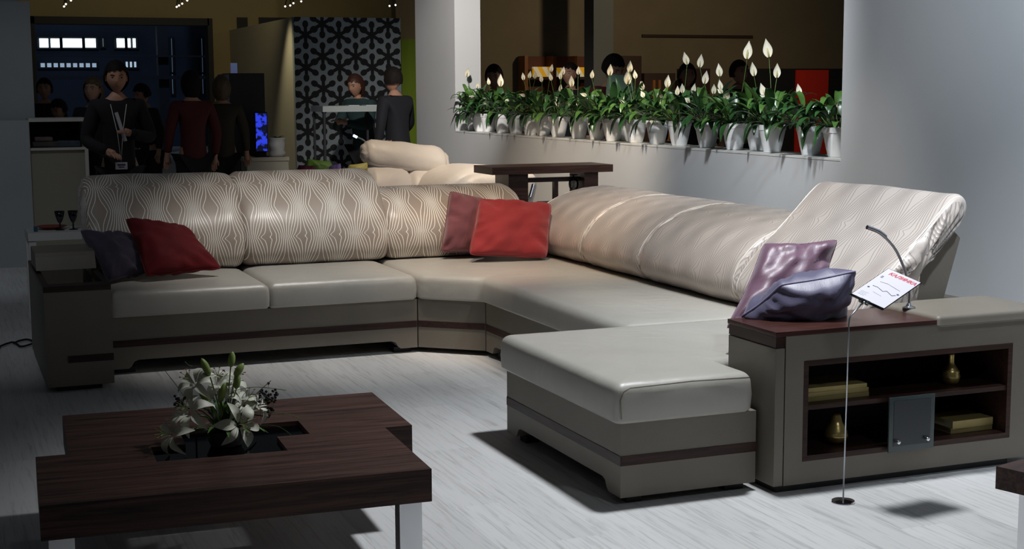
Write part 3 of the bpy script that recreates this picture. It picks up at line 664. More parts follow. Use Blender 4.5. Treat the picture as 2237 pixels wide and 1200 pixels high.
def lily(c,n,s=1):
    a,b,n=frame(n); bm=bmesh.new()
    for k_ in range(6):
        an=k_*PI/3+(.15 if k_%2 else 0); rd=a*math.cos(an)+b*math.sin(an); sd=n.cross(rd); prev=None; L=.068*s; Wd=(.040 if k_%2 else .030)*s
        for i in range(9):
            t=i/8; rr=L*(.12+.95*t); hh=L*(.35+.75*t-1.15*t**2.6) -.03*s
            p=c+rd*rr+n*hh; w_=Wd*math.sin(PI*(.1+.88*t))*(.55+.45*t)
            row=[bm.verts.new(p-sd*w_*.55+n*w_*.25),bm.verts.new(p),bm.verts.new(p+sd*w_*.55+n*w_*.25)]
            if prev:
                for q in (0,1): bm.faces.new((prev[q],prev[q+1],row[q+1],row[q]))
            prev=row
    f=obj('lily_flower',bm,M_lily,bq,True)
    bm=bmesh.new()
    for k_ in range(6):
        an=k_*PI/3+.3; e=c+n*.055*s+(a*math.cos(an)+b*math.sin(an))*.018*s; tube(bm,[c-n*.01,c+n*.03*s,e],.0009,5); ball(bm,e,.004,(1,.5,.5),1,mi=1)
    obj('stamens',bm,[M_bud,M_anth],f)
    bm=bmesh.new(); tube(bm,catmull([BC+V((random.uniform(-.03,.03),random.uniform(-.02,.02),-.02)),(BC+c)/2+V((0,0,.02)),c-n*.03*s],5),.0028,6); obj('flower_stem',bm,M_stem,f,True)
for px,py,y,n,s in ((414,901,4.57,(-.5,-.6,.6),1.05),(524,929,4.52,(.15,-.9,.25),1.1),(534,884,4.60,(.4,-.5,.8),1.05),(374,950,4.54,(-.8,-.5,.3),1),(474,836,4.64,(.0,-.6,.8),1),(424,838,4.62,(-.5,-.4,.6),1.05),(506,836,4.66,(.4,-.4,.7),1),(566,888,4.62,(.7,-.4,.5),.85)):
    lily(at(px,py,y),V(n),s)
def budf(a,b,r=.0115,m=M_bud):
    a,b=V(a),V(b); bm=bmesh.new(); tube(bm,[a+(b-a)*t for t in (0,.12,.3,.5,.7,.88,1)],[r*k_ for k_ in (.35,.8,1,1.05,.95,.6,.12)],8); 
    tube(bm,catmull([BC,(BC+a)/2+V((0,0,.01)),a],4),.0022,5); obj('lily_bud',bm,m,bq,True)
for (x0,y0,x1,y1) in ((458,820,440,783),(504,802,508,768),(513,822,532,794),(456,878,436,852),(480,880,492,836),(516,850,520,815),(449,870,455,885)): budf(at(x0,y0,4.60),at(x1,y1,4.60))
bm=bmesh.new()
for i in range(46):
    an=random.uniform(0,2*PI); el=random.uniform(.1,1.2); d=V((math.cos(an)*math.cos(el),math.sin(an)*math.cos(el),math.sin(el)))
    blade(bm,BC+d*.02,d,V((0,0,1)),random.uniform(.07,.15),random.uniform(.014,.026),random.uniform(.2,1.2),7,mi=i%2)
obj('foliage',bm,[M_leaf2,M_leaf],bq,True)
for cx_,cy_,n_,sp in ((391,873,15,.022),(586,864,34,.034),(588,893,8,.016)):
    bm=bmesh.new(); c=at(cx_,cy_,4.60)
    for i in range(n_):
        q=c+V((random.gauss(0,sp*.55),random.gauss(0,sp*.5),random.gauss(0,sp*.35))); ball(bm,q,.0052,sub=1); tube(bm,[q,c-V((0,0,.03))],.0006,4)
    tube(bm,catmull([BC,(BC+c)/2+V((0,0,.02)),c-V((0,0,.03))],4),.0018,5); obj('berry_cluster',bm,M_berry,bq,True)
for pts in (((402,866),(382,838),(361,811)),((500,905),(600,900),(660,915)),((520,935),(600,930),(645,958)),((505,855),(560,846),(625,853)),((560,860),(585,838),(592,832)),((420,800),(412,798),(404,790))):
    bm=bmesh.new(); tube(bm,catmull([at(x,y,4.58) for x,y in pts],6),.0012,5); obj('grass_blade',bm,M_stem,bq)
# ================================================================== DARK TABLE BEHIND THE CORNER
dt=thing('console_table','dark wood slab table behind the sofa corner with an upside-down wine glass under it','table',(4.0,9.3,0))
z1=.965
bm=bmesh.new(); bx(bm,3.552,4.475,9.25,9.62,z1-.052,z1); 
def arc_z(): pass
for a in (): pass
obj('tabletop',bm,M_wx,dt)
for a,b in ((3.688,3.835),(4.27,4.377)): 
    bm=bmesh.new(); bx(bm,a,b,9.29,9.55,0,z1-.052); obj('leg',bm,M_wx,dt)
bm=bmesh.new(); bx(bm,3.835,4.27,9.38,9.44,.845,.875); obj('rail',bm,M_wx,dt)
bm=bmesh.new(); bx(bm,4.075,4.105,9.38,9.42,.70,.845); bx(bm,3.99,4.19,9.30,9.5,.68,.70); obj('post',bm,M_wx,dt)
bm=bmesh.new(); bx(bm,3.86,4.24,9.28,9.55,.60,.68); obj('white_box_shelf',bm,M_white,dt)
g=thing('wine_glass','upside-down wine glass hanging from the rail of the dark slab table','glass',(4.19,9.36,.76))
c=at(1253,385,9.36)
bm=bmesh.new(); lathe(bm,[(.03,0),(.03,-.003),(.006,-.008),(.004,-.03)],(c.x,c.y,c.z+.012),20); obj('foot_and_stem',bm,M_black,g,'auto')
bm=bmesh.new(); lathe(bm,[(.004,-.018),(.022,-.026),(.034,-.045),(.037,-.065),(.033,-.088),(.028,-.10),(.0265,-.10),(.031,-.088),(.035,-.065),(.032,-.047),(.020,-.029),(.003,-.022)],(c.x,c.y,c.z+.01),24); obj('bowl',bm,M_clear,g,True)
a=at(1158,432,9.33); b=at(1166,404,9.36)
bm=bmesh.new(); tube(bm,[a,b],[.012,.016],10); tag(obj('perfume_bottle',bm,M_satin,None,'auto'),'small silver tube leaning beside the left leg of the slab table','bottle')
# ================================================================== WHITE LEATHER SOFA BEHIND
M_wl=mat('white_leather',(.74,.70,.66),.42,bump2=.4,bump=.3,bscale=120)
ws=thing('leather_sofa','white leather sofa with a raised headrest behind the sectional sofa','sofa',(3.5,10.8,0))
def wsw(name,prof,a,b,sd): return sweep(name,prof,'x',a,b,M_wl,ws,k=.3,r=.09,seed=sd,bul=.03,wav=.009)
softbox('seat_base',[(2.3,10.1),(4.25,10.1),(4.25,11.2),(2.3,11.2)],.03,.45,.06,M_wl,ws,rc=.08)
hr=wsw('headrest',[(10.40,.93),(10.38,1.00),(10.41,1.07),(10.47,1.125),(10.56,1.11),(10.58,1.0),(10.52,.92)],3.0,3.62,3)
for v in hr.data.vertices: v.co.z-=(v.co.x+3.5-3.05)*.11
wsw('back_cushion',[(10.30,.45),(10.24,.60),(10.30,.80),(10.42,.93),(10.6,.93),(10.7,.7),(10.65,.45)],2.96,3.32,4)
wsw('back_cushion',[(10.32,.45),(10.26,.60),(10.30,.80),(10.42,.90),(10.6,.90),(10.7,.7),(10.65,.45)],3.30,3.70,5)
sweep('armrest_cushion',[(3.38,.66),(3.36,.78),(3.45,.88),(3.62,.935),(3.85,.93),(4.05,.895),(4.12,.84),(4.10,.70),(4.0,.60),(3.5,.60)],'y',9.75,10.45,M_wl,ws,k=.3,r=.1,seed=8,bul=.03)
softbox('arm_block',[(3.45,9.78),(4.1,9.78),(4.1,10.42),(3.45,10.42)],.03,.64,.05,M_wl,ws,rc=.05)
softbox('arm_block',[(2.0,10.0),(2.35,10.0),(2.35,11.2),(2.0,11.2)],.03,.62,.05,M_wl,ws,rc=.05)
box('back_rest',(2.2,4.2,10.66,10.9,.03,.80),M_wl,ws,bev=.04)
rl_=thing('reading_lamp','thin reading lamp with a lit tip arching behind the white leather sofa','lamp',tuple(at(815,335,10.85)))
bm=bmesh.new(); tube(bm,catmull([at(826,345,10.92),at(812,325,10.92),at(795,307,10.92),at(776,298,10.92)],6),.006,8); obj('gooseneck',bm,M_satin,rl_,True)
bm=bmesh.new(); tube(bm,[at(780,300,10.91),at(772,296,10.91)],.010,8); obj('lamp_head',bm,mat('lamp_tip',(.7,.8,1),.3,emit=(.6,.8,1),estr=2.5),rl_,True)
def bgp(label,q,y,th,m,seed): pillow('scatter_cushion',label,[at(a,b,y) for a,b in q],th,m,None,seed)
M_gs=mat('green_silk',(.12,.28,.03),.5,var=.4,vscale=12); M_cs=mat('wine_silk',(.20,.01,.05),.5); M_lil=mat('lilac_silk',(.26,.18,.52),.5); M_yel=mat('yellow_silk',(.62,.56,.16),.5,var=.25,vscale=14); M_pk=vel('rose_velvet',(.60,.14,.16))
bgp('green silk cushion on the white sofa behind the crimson and lilac ones',((650,400),(745,395),(722,352),(672,346)),10.25,.12,M_gs,21)
bgp('wine red silk cushion peeping over the sofa back at the left of the bright ones',((640,392),(690,396),(688,362),(652,360)),10.0,.1,M_cs,22)
bgp('lilac silk cushion peeping over the sofa back',((700,398),(750,396),(744,356),(722,362)),9.95,.1,M_lil,23)
bgp('yellow silk cushion leaning against the white leather sofa',((744,398),(806,398),(803,354),(762,360)),10.1,.12,M_yel,24)
bgp('rose velvet cushion on the white sofa, peeping over the low lattice back',((850,560),(975,556),(958,404),(876,406)),10.0,.14,M_pk,25)
# ================================================================== PEACE LILIES ON THE SILL
POTS=[(1016,4.73),(1036,4.72),(1069,4.74),(1097,4.71),(1128,4.73),(1159,4.70),(1187,4.73),(1220,4.70),(1264,4.70),(1304,4.71),(1339,4.70),(1361,4.79),(1389,4.70),(1436,4.70),(1484,4.71),(1545,4.70),(1605,4.70),(1656,4.79),(1687,4.70),(1771,4.70),(1829,4.70)]
FL=[(1020,153,1),(1144,163,0),(1156,159,0),(1169,160,0),(1184,167,0),(1203,145,0),(1229,151,0),(1204,164,0),(1224,161,0),(1093,172,2),(1249,175,1),(1293,159,0),(1263,151,0),(1332,151,1),(1371,167,2),(1375,144,1),(1388,160,0),(1403,185,0),(1224,189,0),(1257,228,0),(1287,212,0),(1059,219,0),(1069,173,0),(1043,181,0),
 (1501,127,1),(1529,133,1),(1539,169,1),(1573,153,1),(1575,184,0),(1632,112,2),(1680,108,2),(1647,152,1),(1697,156,1),(1585,203,1),(1559,193,0),(1457,177,1),(1480,196,0),(1491,191,0),(1513,191,0),(1671,197,1),(1747,195,0),(1819,225,0),(1679,239,0),(1721,255,0),(1404,185,0),(1305,213,0),(1314,240,0),(1352,222,0)]
ORD=['first','second','third','fourth','fifth','sixth','seventh','eighth','ninth','tenth','eleventh','twelfth','thirteenth','fourteenth','fifteenth','sixteenth','seventeenth','eighteenth','nineteenth','twentieth','last']
ZL=zl+.012
def spathe(p,tip,s,par,basept):
    """p bloom base, tip direction"""
    ax=tip.normalized(); sd=ax.cross(V((random.uniform(-.4,.4)-.6,-1,.1))).normalized(); fr=sd.cross(ax); bm=bmesh.new(); prev=None
    L=.088*s; W=.026*s
    for i in range(10):
        t=i/9; w_=W*(math.sin(PI*min(1,(t*.93+.07)))**.9)*(1.15-.75*t)+.0005; c=p+ax*L*t+fr*(-.010*math.sin(PI*t)*s)
        row=[bm.verts.new(c+sd*w_*k_+fr*w_*.55*abs(k_)**1.5) for k_ in (-1,-.5,0,.5,1)]
        if prev:
            for q in range(4): bm.faces.new((prev[q],prev[q+1],row[q+1],row[q]))
        prev=row
    tube(bm,[p+fr*.008,p+ax*L*.25+fr*.010,p+ax*L*.5+fr*.010],[.004*s,.0045*s,.002*s],6,mi=1)
    m=(basept+p)/2+V((random.uniform(-.01,.01),random.uniform(-.01,.01),.03))
    tube(bm,catmull([basept,m,p],5),.0022,5,mi=2)
    return obj('flower',bm,[M_spathe,M_spadix,M_stem],par,True)
pots=[]
for i,(px,x) in enumerate(POTS):
    random.seed(100+i)
    y=min(at(px,300,x=x).y,12.80)
    if i==0: y=12.80
    if i==1: y=12.60
    loc=V((x,y,ZL)); nm='%s'%ORD[i]
    lab={0:'white pot of peace lilies with one tall bud, nearest the pillar end',20:'white pot of peace lilies half hidden by the right wall, last on the sill',19:'white pot of peace lilies with long drooping leaves, beside the last pot',17:'white pot of peace lilies set back behind its neighbours, near the right pots',11:'white pot of peace lilies set back behind its neighbours, near the middle of the row'}.get(i,'white pot of peace lilies, %s on the sill from the pillar end'%nm)
    t=thing('potted_peace_lily',lab,'potted plant',tuple(loc),0,'pots of white peace lilies on the sill'); pots.append((px,t,loc))
    k_=1.0 if i>6 else .97
    bm=bmesh.new(); lathe(bm,[(.045,0),(.05,.003),(.062,.05),(.074,.11),(.079,.135),(.0825,.137),(.084,.168),(.080,.168),(.076,.14),(.068,.135)],tuple(loc),28); obj('pot',bm,M_pot,t,'auto')
    bm=bmesh.new(); lathe(bm,[(.068,.136),(.078,.15),(.04,.153)],tuple(loc),16); obj('soil',bm,M_soil,t)
    bm=bmesh.new(); nl=44 if i>8 else 40
    for j in range(nl):
        an=random.uniform(0,2*PI); el=random.uniform(.3,1.35); L=random.uniform(.16,.30)*(1 if el>.6 else .85)
        d=V((math.cos(an)*math.cos(el),math.sin(an)*math.cos(el),math.sin(el)))
        b0=loc+V((math.cos(an)*.03,math.sin(an)*.03,.15))
        # petiole then blade
        pe=b0+d*L*.45; tube(bm,[b0,b0+d*L*.22,pe],.0018,4,mi=2)
        blade(bm,pe,(d+V((0,0,-.15))),V((0,0,1)),L*.75,random.uniform(.04,.062),random.uniform(.8,2.4) if el<1 else random.uniform(.5,2.8),9,.3,mi=(0 if random.random()<.35 else 1))
    # a few leaves hanging over the rim towards the room
    for j in range(2 if i%3 else 3):
        an=PI+random.uniform(-1.0,1.0); b0=loc+V((math.cos(an)*.05,math.sin(an)*.05,.16)); d=V((math.cos(an),math.sin(an),random.uniform(.3,.8)))
        blade(bm,b0,d,V((0,0,1)),random.uniform(.17,.25),random.uniform(.035,.055),random.uniform(3.5,6),10,.3,mi=1)
    # keep foliage out of the pillar and the jamb
    for v in bm.verts:
        if v.co.y>12.93: v.co.y=12.93-(v.co.y-12.93)*.15
        if v.co.z<ZL+.004 and xw-.01<v.co.x<xb+.01: v.co.z=ZL+.004
        if v.co.y<yn+.02 and v.co.x>xw-.02: v.co.y=yn+.02
    obj('foliage',bm,[M_leaf,M_leaf2,M_stem],t,True)
for px,py,sz in FL:
    j=min(range(len(pots)),key=lambda q:abs(pots[q][0]-px)+(9 if q in (11,17) else 0)); t,loc=pots[j][1],pots[j][2]
    random.seed(px*7+py); s=(.75,1.0,1.3)[sz]; c=at(px,py+ (12,14,17)[sz],x=4.70+random.uniform(-.02,.05)); c.y=min(c.y,12.9)
    q=.55 if py<190 else 1.5
    spathe(c,V((random.uniform(-.2,.2),random.uniform(-q,q)*.6,1 if py<200 else random.uniform(.1,.8))),s,t,loc+V((0,0,.15)))
# a few extra small blooms for variety
for i,(px,t,loc) in enumerate(pots):
    random.seed(900+i)
    for _ in range(1):
        c=loc+V((random.uniform(-.12,.0),random.uniform(-.1,.1),random.uniform(.24,.36))); c.y=min(c.y,12.88)
        spathe(c,V((random.uniform(-1,0),random.uniform(-1,1),random.uniform(.1,.8))),random.uniform(.55,.75),t,loc+V((0,0,.15)))
# ================================================================== LEFT CABINET, GOBLETS
cb=thing('display_cabinet','grey and white cabinet with one open compartment at the far left','cabinet',(.7,13.0,0))
xa=at(62,262,13).x; xe=at(190,258,13).x; ztp=1.275
bm=bmesh.new(); bx(bm,-.6,xa,12.98,13.45,0,ztp-.015); obj('side_block',bm,M_greyp,cb)
M_wf=mat('off_white_laminate',(.50,.48,.44),.6)
bm=bmesh.new(); bx(bm,xa,xe,13,13.45,ztp-.03,ztp); bx(bm,xe-.03,xe,13,13.45,0,ztp-.03); bx(bm,xa,xe-.03,13,13.45,1.0,1.02); bx(bm,xa,xa+.005,13,13.45,0,ztp-.03); obj('frame',bm,M_wf,cb)
bm=bmesh.new(); bx(bm,xa+.005,xe-.03,13.43,13.45,1.02,ztp-.03); obj('back_board',bm,M_dark,cb)
bm=bmesh.new(); bx(bm,xa+.005,xe-.03,13.03,13.05,0,1.0); obj('door',bm,mat('taupe_laminate',(.27,.25,.20),.7),cb)
for i,(a,b,h,c_,lb) in enumerate(((.03,.25,.05,(.05,.045,.045),'dark folded cloth in the open compartment of the grey cabinet'),(.24,.43,.055,(.04,.055,.07),'blue-grey folder stack at the right in the open compartment'),(.05,.2,.04,(.10,.07,.06),'brownish folded cloth on top of the dark one in the compartment'))):
    z=1.021+(.052 if i==2 else 0); softbox_o=None
    bm=bmesh.new(); bx(bm,xa+a,xa+b,13.08,13.35,z,z+h,bev=.015)
    for v in bm.verts: v.co.z+=max(0,noise.noise(v.co*14))*.015
    tag(obj('folded_cloth' if i!=1 else 'folder_stack',bm,mat('cloth_stack_%s'%('abc'[i]),c_,.8,var=.3,vscale=20),None,'auto'),lb,'cloth' if i!=1 else 'folder')
wt=thing('side_table','small white table behind the left arm of the sofa carrying two dark goblets','table',(.68,9.85,0))
a=at(60,510,z=.6); b=at(180,503,z=.6)
bm=bmesh.new(); bx(bm,.512,1.0,9.64,10.05,.55,.60); obj('tabletop',bm,M_white,wt)
for x,y in ((.515,9.65),(.95,9.65),(.515,10.0),(.95,10.0)): 
    bm=bmesh.new(); bx(bm,x,x+.045,y,y+.045,0,.55); obj('leg',bm,M_white,wt)
M_gob=glass('dark_goblet_glass',(.9,.9,1),(.10,.09,.10),.05,.08)
for px,nm in ((131,'left one of the two dark wine goblets on the small white table'),(160,'right one of the two dark wine goblets on the small white table')):
    c=at(px,490,9.80); c.z=.6
    bm=bmesh.new(); lathe(bm,[(.03,0),(.03,.003),(.006,.008),(.005,.045),(.014,.055),(.026,.085),(.034,.125),(.032,.125),(.02,.08),(.002,.055)],tuple(c),20); tag(obj('wine_goblet',bm,M_gob,None,True),nm,'glass','dark goblets on the white table')
c=at(113,500,9.88); bm=bmesh.new(); lathe(bm,[(.03,0),(.06,.004),(.10,.02),(.098,.022),(.05,.008)],(c.x,9.90,.6),24); tag(obj('plate',bm,mat('red_plate',(.32,.06,.03),.4),None,'auto'),'orange red dish behind the goblets on the small white table','plate')
c=at(78,505,9.75); bm=bmesh.new(); bx(bm,c.x-.012,c.x+.012,9.74,9.76,.6,.635,bev=.003); tag(obj('blue_bottle',bm,mat('blue_plastic',(.03,.10,.16),.4),None,'auto'),'tiny blue bottle at the left end of the small white table','bottle')
# cable and power strip
bm=bmesh.new(); P=[at(x,y,z=.012) for x,y in ((12,752),(30,748),(45,757),(62,754),(75,748),(60,742),(42,745),(30,750))]; tube(bm,catmull(P,5),.006,6); P=[at(x,y,z=.012) for x,y in ((0,760),(-20,765),(12,752))]; tube(bm,P,.006,6)
tag(obj('power_cable',bm,M_black,None,True),'black power cable coiled on the floor at the far left beside the arm','cable')
# ================================================================== BACKGROUND FURNITURE LEFT
a=at(500,160,15.5); b=at(577,160,15.5)
t=thing('tall_cabinet','tall black cabinet standing in front of the cream wall','cabinet',(3.1,15.7,0))
bm=bmesh.new(); bx(bm,a.x,b.x,15.5,15.9,0,a.z); obj('cabinet_body',bm,mat('black_lacquer',(.012,.014,.02),.5),t)
bm=bmesh.new(); bx(bm,a.x-.05,a.x,15.5,15.9,0,a.z-.01); obj('side_panel',bm,mat('grey_blue_lacquer',(.13,.17,.24),.5),t)
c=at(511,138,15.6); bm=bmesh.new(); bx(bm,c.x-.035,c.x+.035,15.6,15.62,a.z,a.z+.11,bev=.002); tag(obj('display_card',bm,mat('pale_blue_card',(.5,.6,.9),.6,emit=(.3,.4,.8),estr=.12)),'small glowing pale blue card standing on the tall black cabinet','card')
t=thing('display_plinth','white display plinth carrying a white twisted vase and a dark monitor','plinth',(3.34,15.2,0))
a=at(532,345,15.1); b=at(632,345,15.1); bm=bmesh.new(); bx(bm,a.x,b.x,15.1,15.45,a.z-.04,a.z); bx(bm,a.x+.04,b.x-.005,15.12,15.44,0,a.z-.04); obj('plinth_body',bm,mat('cream_lacquer',(.55,.52,.42),.6),t); pz=a.z
c=at(606,345,15.25); bm=bmesh.new(); prof=[(.05,0),(.075,.01),(.09,.04),(.085,.07),(.095,.10),(.085,.14),(.07,.17),(.085,.19),(.09,.20),(.08,.2)]
lathe(bm,prof,(c.x,15.25,pz),24)
for v in bm.verts:
    an=math.atan2(v.co.y-15.25,v.co.x-c.x); v.co.x+=.012*math.cos(an*1+ (v.co.z-pz)*40)
vz=thing('twisted_vase','white twisted vase with a low dark plant on the white plinth','vase',(c.x,15.25,pz)); obj('vase_body',bm,M_white,vz,True)
bm=bmesh.new(); random.seed(4)
for i in range(22):
    an=random.uniform(0,2*PI); blade(bm,(c.x,15.25,pz+.19),V((math.cos(an),math.sin(an),random.uniform(.2,.9))),V((0,0,1)),random.uniform(.05,.10),.02,.8,5)
obj('succulent',bm,M_leaf2,vz,True)
mo=thing('monitor','dark monitor with a blue lit screen beside the tall black cabinet','monitor',tuple(V((at(572,340,15.12).x,15.2,pz))))
a=at(556,245,15.18); b=at(586,332,15.18); bm=bmesh.new(); bx(bm,a.x,b.x,15.18,15.23,b.z,a.z,bev=.004); bx(bm,a.x+.03,b.x-.03,15.2,15.24,pz,b.z); bx(bm,a.x,b.x,15.14,15.3,pz,pz+.012); obj('housing',bm,M_black,mo,'auto')
def screen_mat():
    k=NT('blue_screen'); tc=k.n('ShaderNodeTexCoord'); nz=k.n('ShaderNodeTexNoise',i_Scale=14.0,i_Detail=2.0); k.l(tc.outputs['Object'],nz.inputs[0])
    rp=k.n('ShaderNodeValToRGB'); e=rp.color_ramp.elements; e[0].position=.47; e[0].color=(.002,.004,.02,1); e[1].position=.55; e[1].color=(.03,.06,.9,1); k.l(nz.outputs['Fac'],rp.inputs[0]); k.l(rp.outputs[0],k.b.inputs['Emission Color']); k.b.inputs['Emission Strength'].default_value=.8; k.b.inputs['Base Color'].default_value=(.01,.01,.02,1); return k.m
bm=bmesh.new(); bx(bm,a.x+.008,b.x-.008,15.176,15.18,b.z+.01,a.z-.01); obj('screen',bm,screen_mat(),mo)
# bar table
bt=thing('bar_table','high white bar table with papers where two people talk','table',(4.0,14.6,0))
a=at(705,232,14.4); b=at(836,228,14.4); bz=a.z
bm=bmesh.new(); bx(bm,a.x,b.x,14.4,14.9,bz-.06,bz); obj('tabletop',bm,mat('dull_white_laminate',(.38,.42,.42),.5),bt)
for x in (a.x+.01,b.x-.05): 
    for y in (14.42,14.84): bm=bmesh.new(); bx(bm,x,x+.022,y,y+.022,0,bz-.06); obj('leg',bm,M_frame,bt)
for (x0,x1,lb) in ((762,785,'white sheet of paper at the left on the bar table'),(800,832,'white open brochure at the right on the bar table')):
    p=at(x0,230,14.5).x; q=at(x1,230,14.5).x; bm=bmesh.new(); bx(bm,p,q,14.5,14.66,bz,bz+.006,M=None); tag(obj('paper_sheet',bm,M_sheet),lb,'paper','papers on the bar table')
# ceiling lamps at the top edge
M_bulb=mat('lit_bulb',(1,1,1),.3,emit=(1,.92,.75),estr=6)
for px,bs,lb in ((148,((140,14),(144,9),(155,1)),'cluster of small lit bulbs hanging at the top left'),(395,((386,15),(391,12),(398,8),(409,1)),'cluster of small lit bulbs hanging above the doorway'),(640,((623,14),(634,12),(641,7),(658,3)),'cluster of small lit bulbs hanging before the cream wall'),(858,((851,13),(864,11)),'pair of dim bulbs hanging above the snowflake partition')):
    c=at(px,-18,16); t=thing('pendant_lamp',lb,'lamp',tuple(c),0,'bulb clusters hanging from the ceiling')
    bm=bmesh.new(); bx(bm,c.x-.07,c.x+.07,15.95,16.05,c.z-.03,c.z+.03,bev=.01); tube(bm,[c,c+V((0,0,.8))],.01,6); obj('housing',bm,M_black,t,'auto')
    for bx_,by_ in bs:
        q=at(bx_,by_,16); bm=bmesh.new(); ball(bm,q,.011,sub=1); bo=obj('bulb',bm,M_bulb,t,True); bm=bmesh.new(); tube(bm,[q+V((0,0,.01)),V((q.x*.6+c.x*.4,16,c.z-.02))],.006,5); obj('bulb_arm',bm,M_black,t)
# ================================================================== BEYOND THE OPENING
M_or=wood_mat('orange_wood',(.20,.07,.02),(.36,.14,.04),2,.5,4); M_brn=mat('dark_brown_board',(.035,.015,.008),.7)
def yellow_mat():
    k=NT('yellow_white_stripes'); tc=k.n('ShaderNodeTexCoord'); sx=k.n('ShaderNodeSeparateXYZ'); k.l(tc.outputs['Object'],sx.inputs[0])
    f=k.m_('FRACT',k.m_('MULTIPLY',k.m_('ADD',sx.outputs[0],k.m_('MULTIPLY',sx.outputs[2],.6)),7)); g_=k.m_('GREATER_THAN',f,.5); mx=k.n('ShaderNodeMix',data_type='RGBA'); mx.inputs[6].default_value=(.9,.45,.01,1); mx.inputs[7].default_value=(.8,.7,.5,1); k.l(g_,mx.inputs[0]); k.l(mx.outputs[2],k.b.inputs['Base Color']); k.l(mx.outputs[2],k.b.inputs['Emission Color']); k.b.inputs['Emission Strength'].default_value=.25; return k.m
M_ys=yellow_mat()
t=thing('wall_shelf','lit wooden wall shelf with yellow striped boards beyond the opening','shelf',tuple(V((8.35,18.8,0))))
a=at(1148,122,18.7); b=at(1297,240,18.7)
bm=bmesh.new(); bx(bm,a.x,b.x,18.95,18.98,0,a.z); obj('back_board',bm,mat('rust_board',(.12,.035,.015),.7),t)
for px in (1150,1212,1259,1296): 
    q=at(px,150,18.7); bm=bmesh.new(); bx(bm,q.x-.025,q.x+.025,18.7,18.95,0,a.z); obj('upright',bm,M_or,t)
for py in (168,232):
    q=at(1200,py,18.75); bm=bmesh.new(); bx(bm,a.x,b.x,18.72,18.95,q.z-.04,q.z); obj('shelf_board',bm,M_brn,t)
for x0,x1,y0,y1 in ((1165,1206,146,166),(1216,1232,148,166),(1264,1290,147,167)):
    p=at(x0,y0,18.8); q=at(x1,y1,18.8); bm=bmesh.new(); bx(bm,p.x,q.x,18.8,18.85,at(1200,168,18.75).z,p.z); tag(obj('striped_box',bm,M_ys),'yellow and white striped box on the wall shelf, the %s of three'%{1165:'left one',1216:'middle one',1264:'right one'}[x0],'box','striped boxes on the wall shelf')
a=at(1297,0,17.6); b=at(1340,0,17.6); sbox('wall_pier_beyond',(a.x,b.x,17.6,17.9,0,4.0),mat('grey_pier_paint',(.10,.105,.10),.85))
def dk(name,x0,x1,y0,Y,m,lab,cat): 
    a=at(x0,y0,Y); b=at(x1,y0,Y); bm=bmesh.new(); bx(bm,a.x,b.x,Y,Y+.3,0,a.z,bev=.01); return tag(obj(name,bm,m,None,'auto'),lab,cat)
dk('brown_cabinet',1340,1402,122,18.3,M_brn,'dark brown tall cabinet right of the grey pier beyond the opening','cabinet')
t=dk('low_bookcase',1408,1476,160,18.3,M_brn,'low brown bookcase with orange uprights beyond the opening','bookcase')
for px in (1428,1440,1460): 
    q=at(px,175,18.29); bm=bmesh.new(); bx(bm,q.x-.02,q.x+.02,18.27,18.3,.3,q.z); obj('upright',bm,M_or,t)
dk('brown_cabinet',1500,1552,150,18.3,M_brn,'dark brown cabinet beyond the tall blooms at the middle of the opening','cabinet')
t=thing('red_cabinet','black cabinet with a glossy red front beyond the right pots','cabinet',(12.6,18.4,0))
a=at(1655,150,18.2); b=at(1850,150,18.2); bm=bmesh.new(); bx(bm,a.x,b.x,18.2,18.6,0,a.z); obj('cabinet_body',bm,M_dark,t)
p=at(1738,152,18.2); q=at(1808,152,18.2); bm=bmesh.new(); bx(bm,p.x,q.x,18.17,18.2,.2,a.z-.02); obj('red_front',bm,mat('glossy_red_front',(.75,.035,.012),.35),t)
p=at(1550,300,12); bm=bmesh.new()
bs=thing('red_sofa','red sofa back glimpsed between the right pots','sofa',(7.0,10.5,0))
a=at(1560,305,10.5); b=at(1775,338,10.5); bm=bmesh.new(); bx(bm,a.x,b.x,10.5,10.8,0,.95,bev=.05); obj('backrest',bm,mat('red_fabric',(.6,.04,.015),.7),bs,'auto')
bm=bmesh.new(); bx(bm,a.x,b.x,10.8,11.5,0,.42,bev=.05); obj('seat',bm,mat('red_fabric_seat',(.5,.03,.012),.7),bs,'auto')
sbox('trim_4',(at(1402,95,18.99).x,at(1650,95,18.9).x,18.97,19,at(1500,82,18.97).z,at(1500,82,18.97).z+.04),M_brn)
spot((9.6,16.5,3.2),(11.6,18.2,1.3),9,WARM,50,.9,.1)
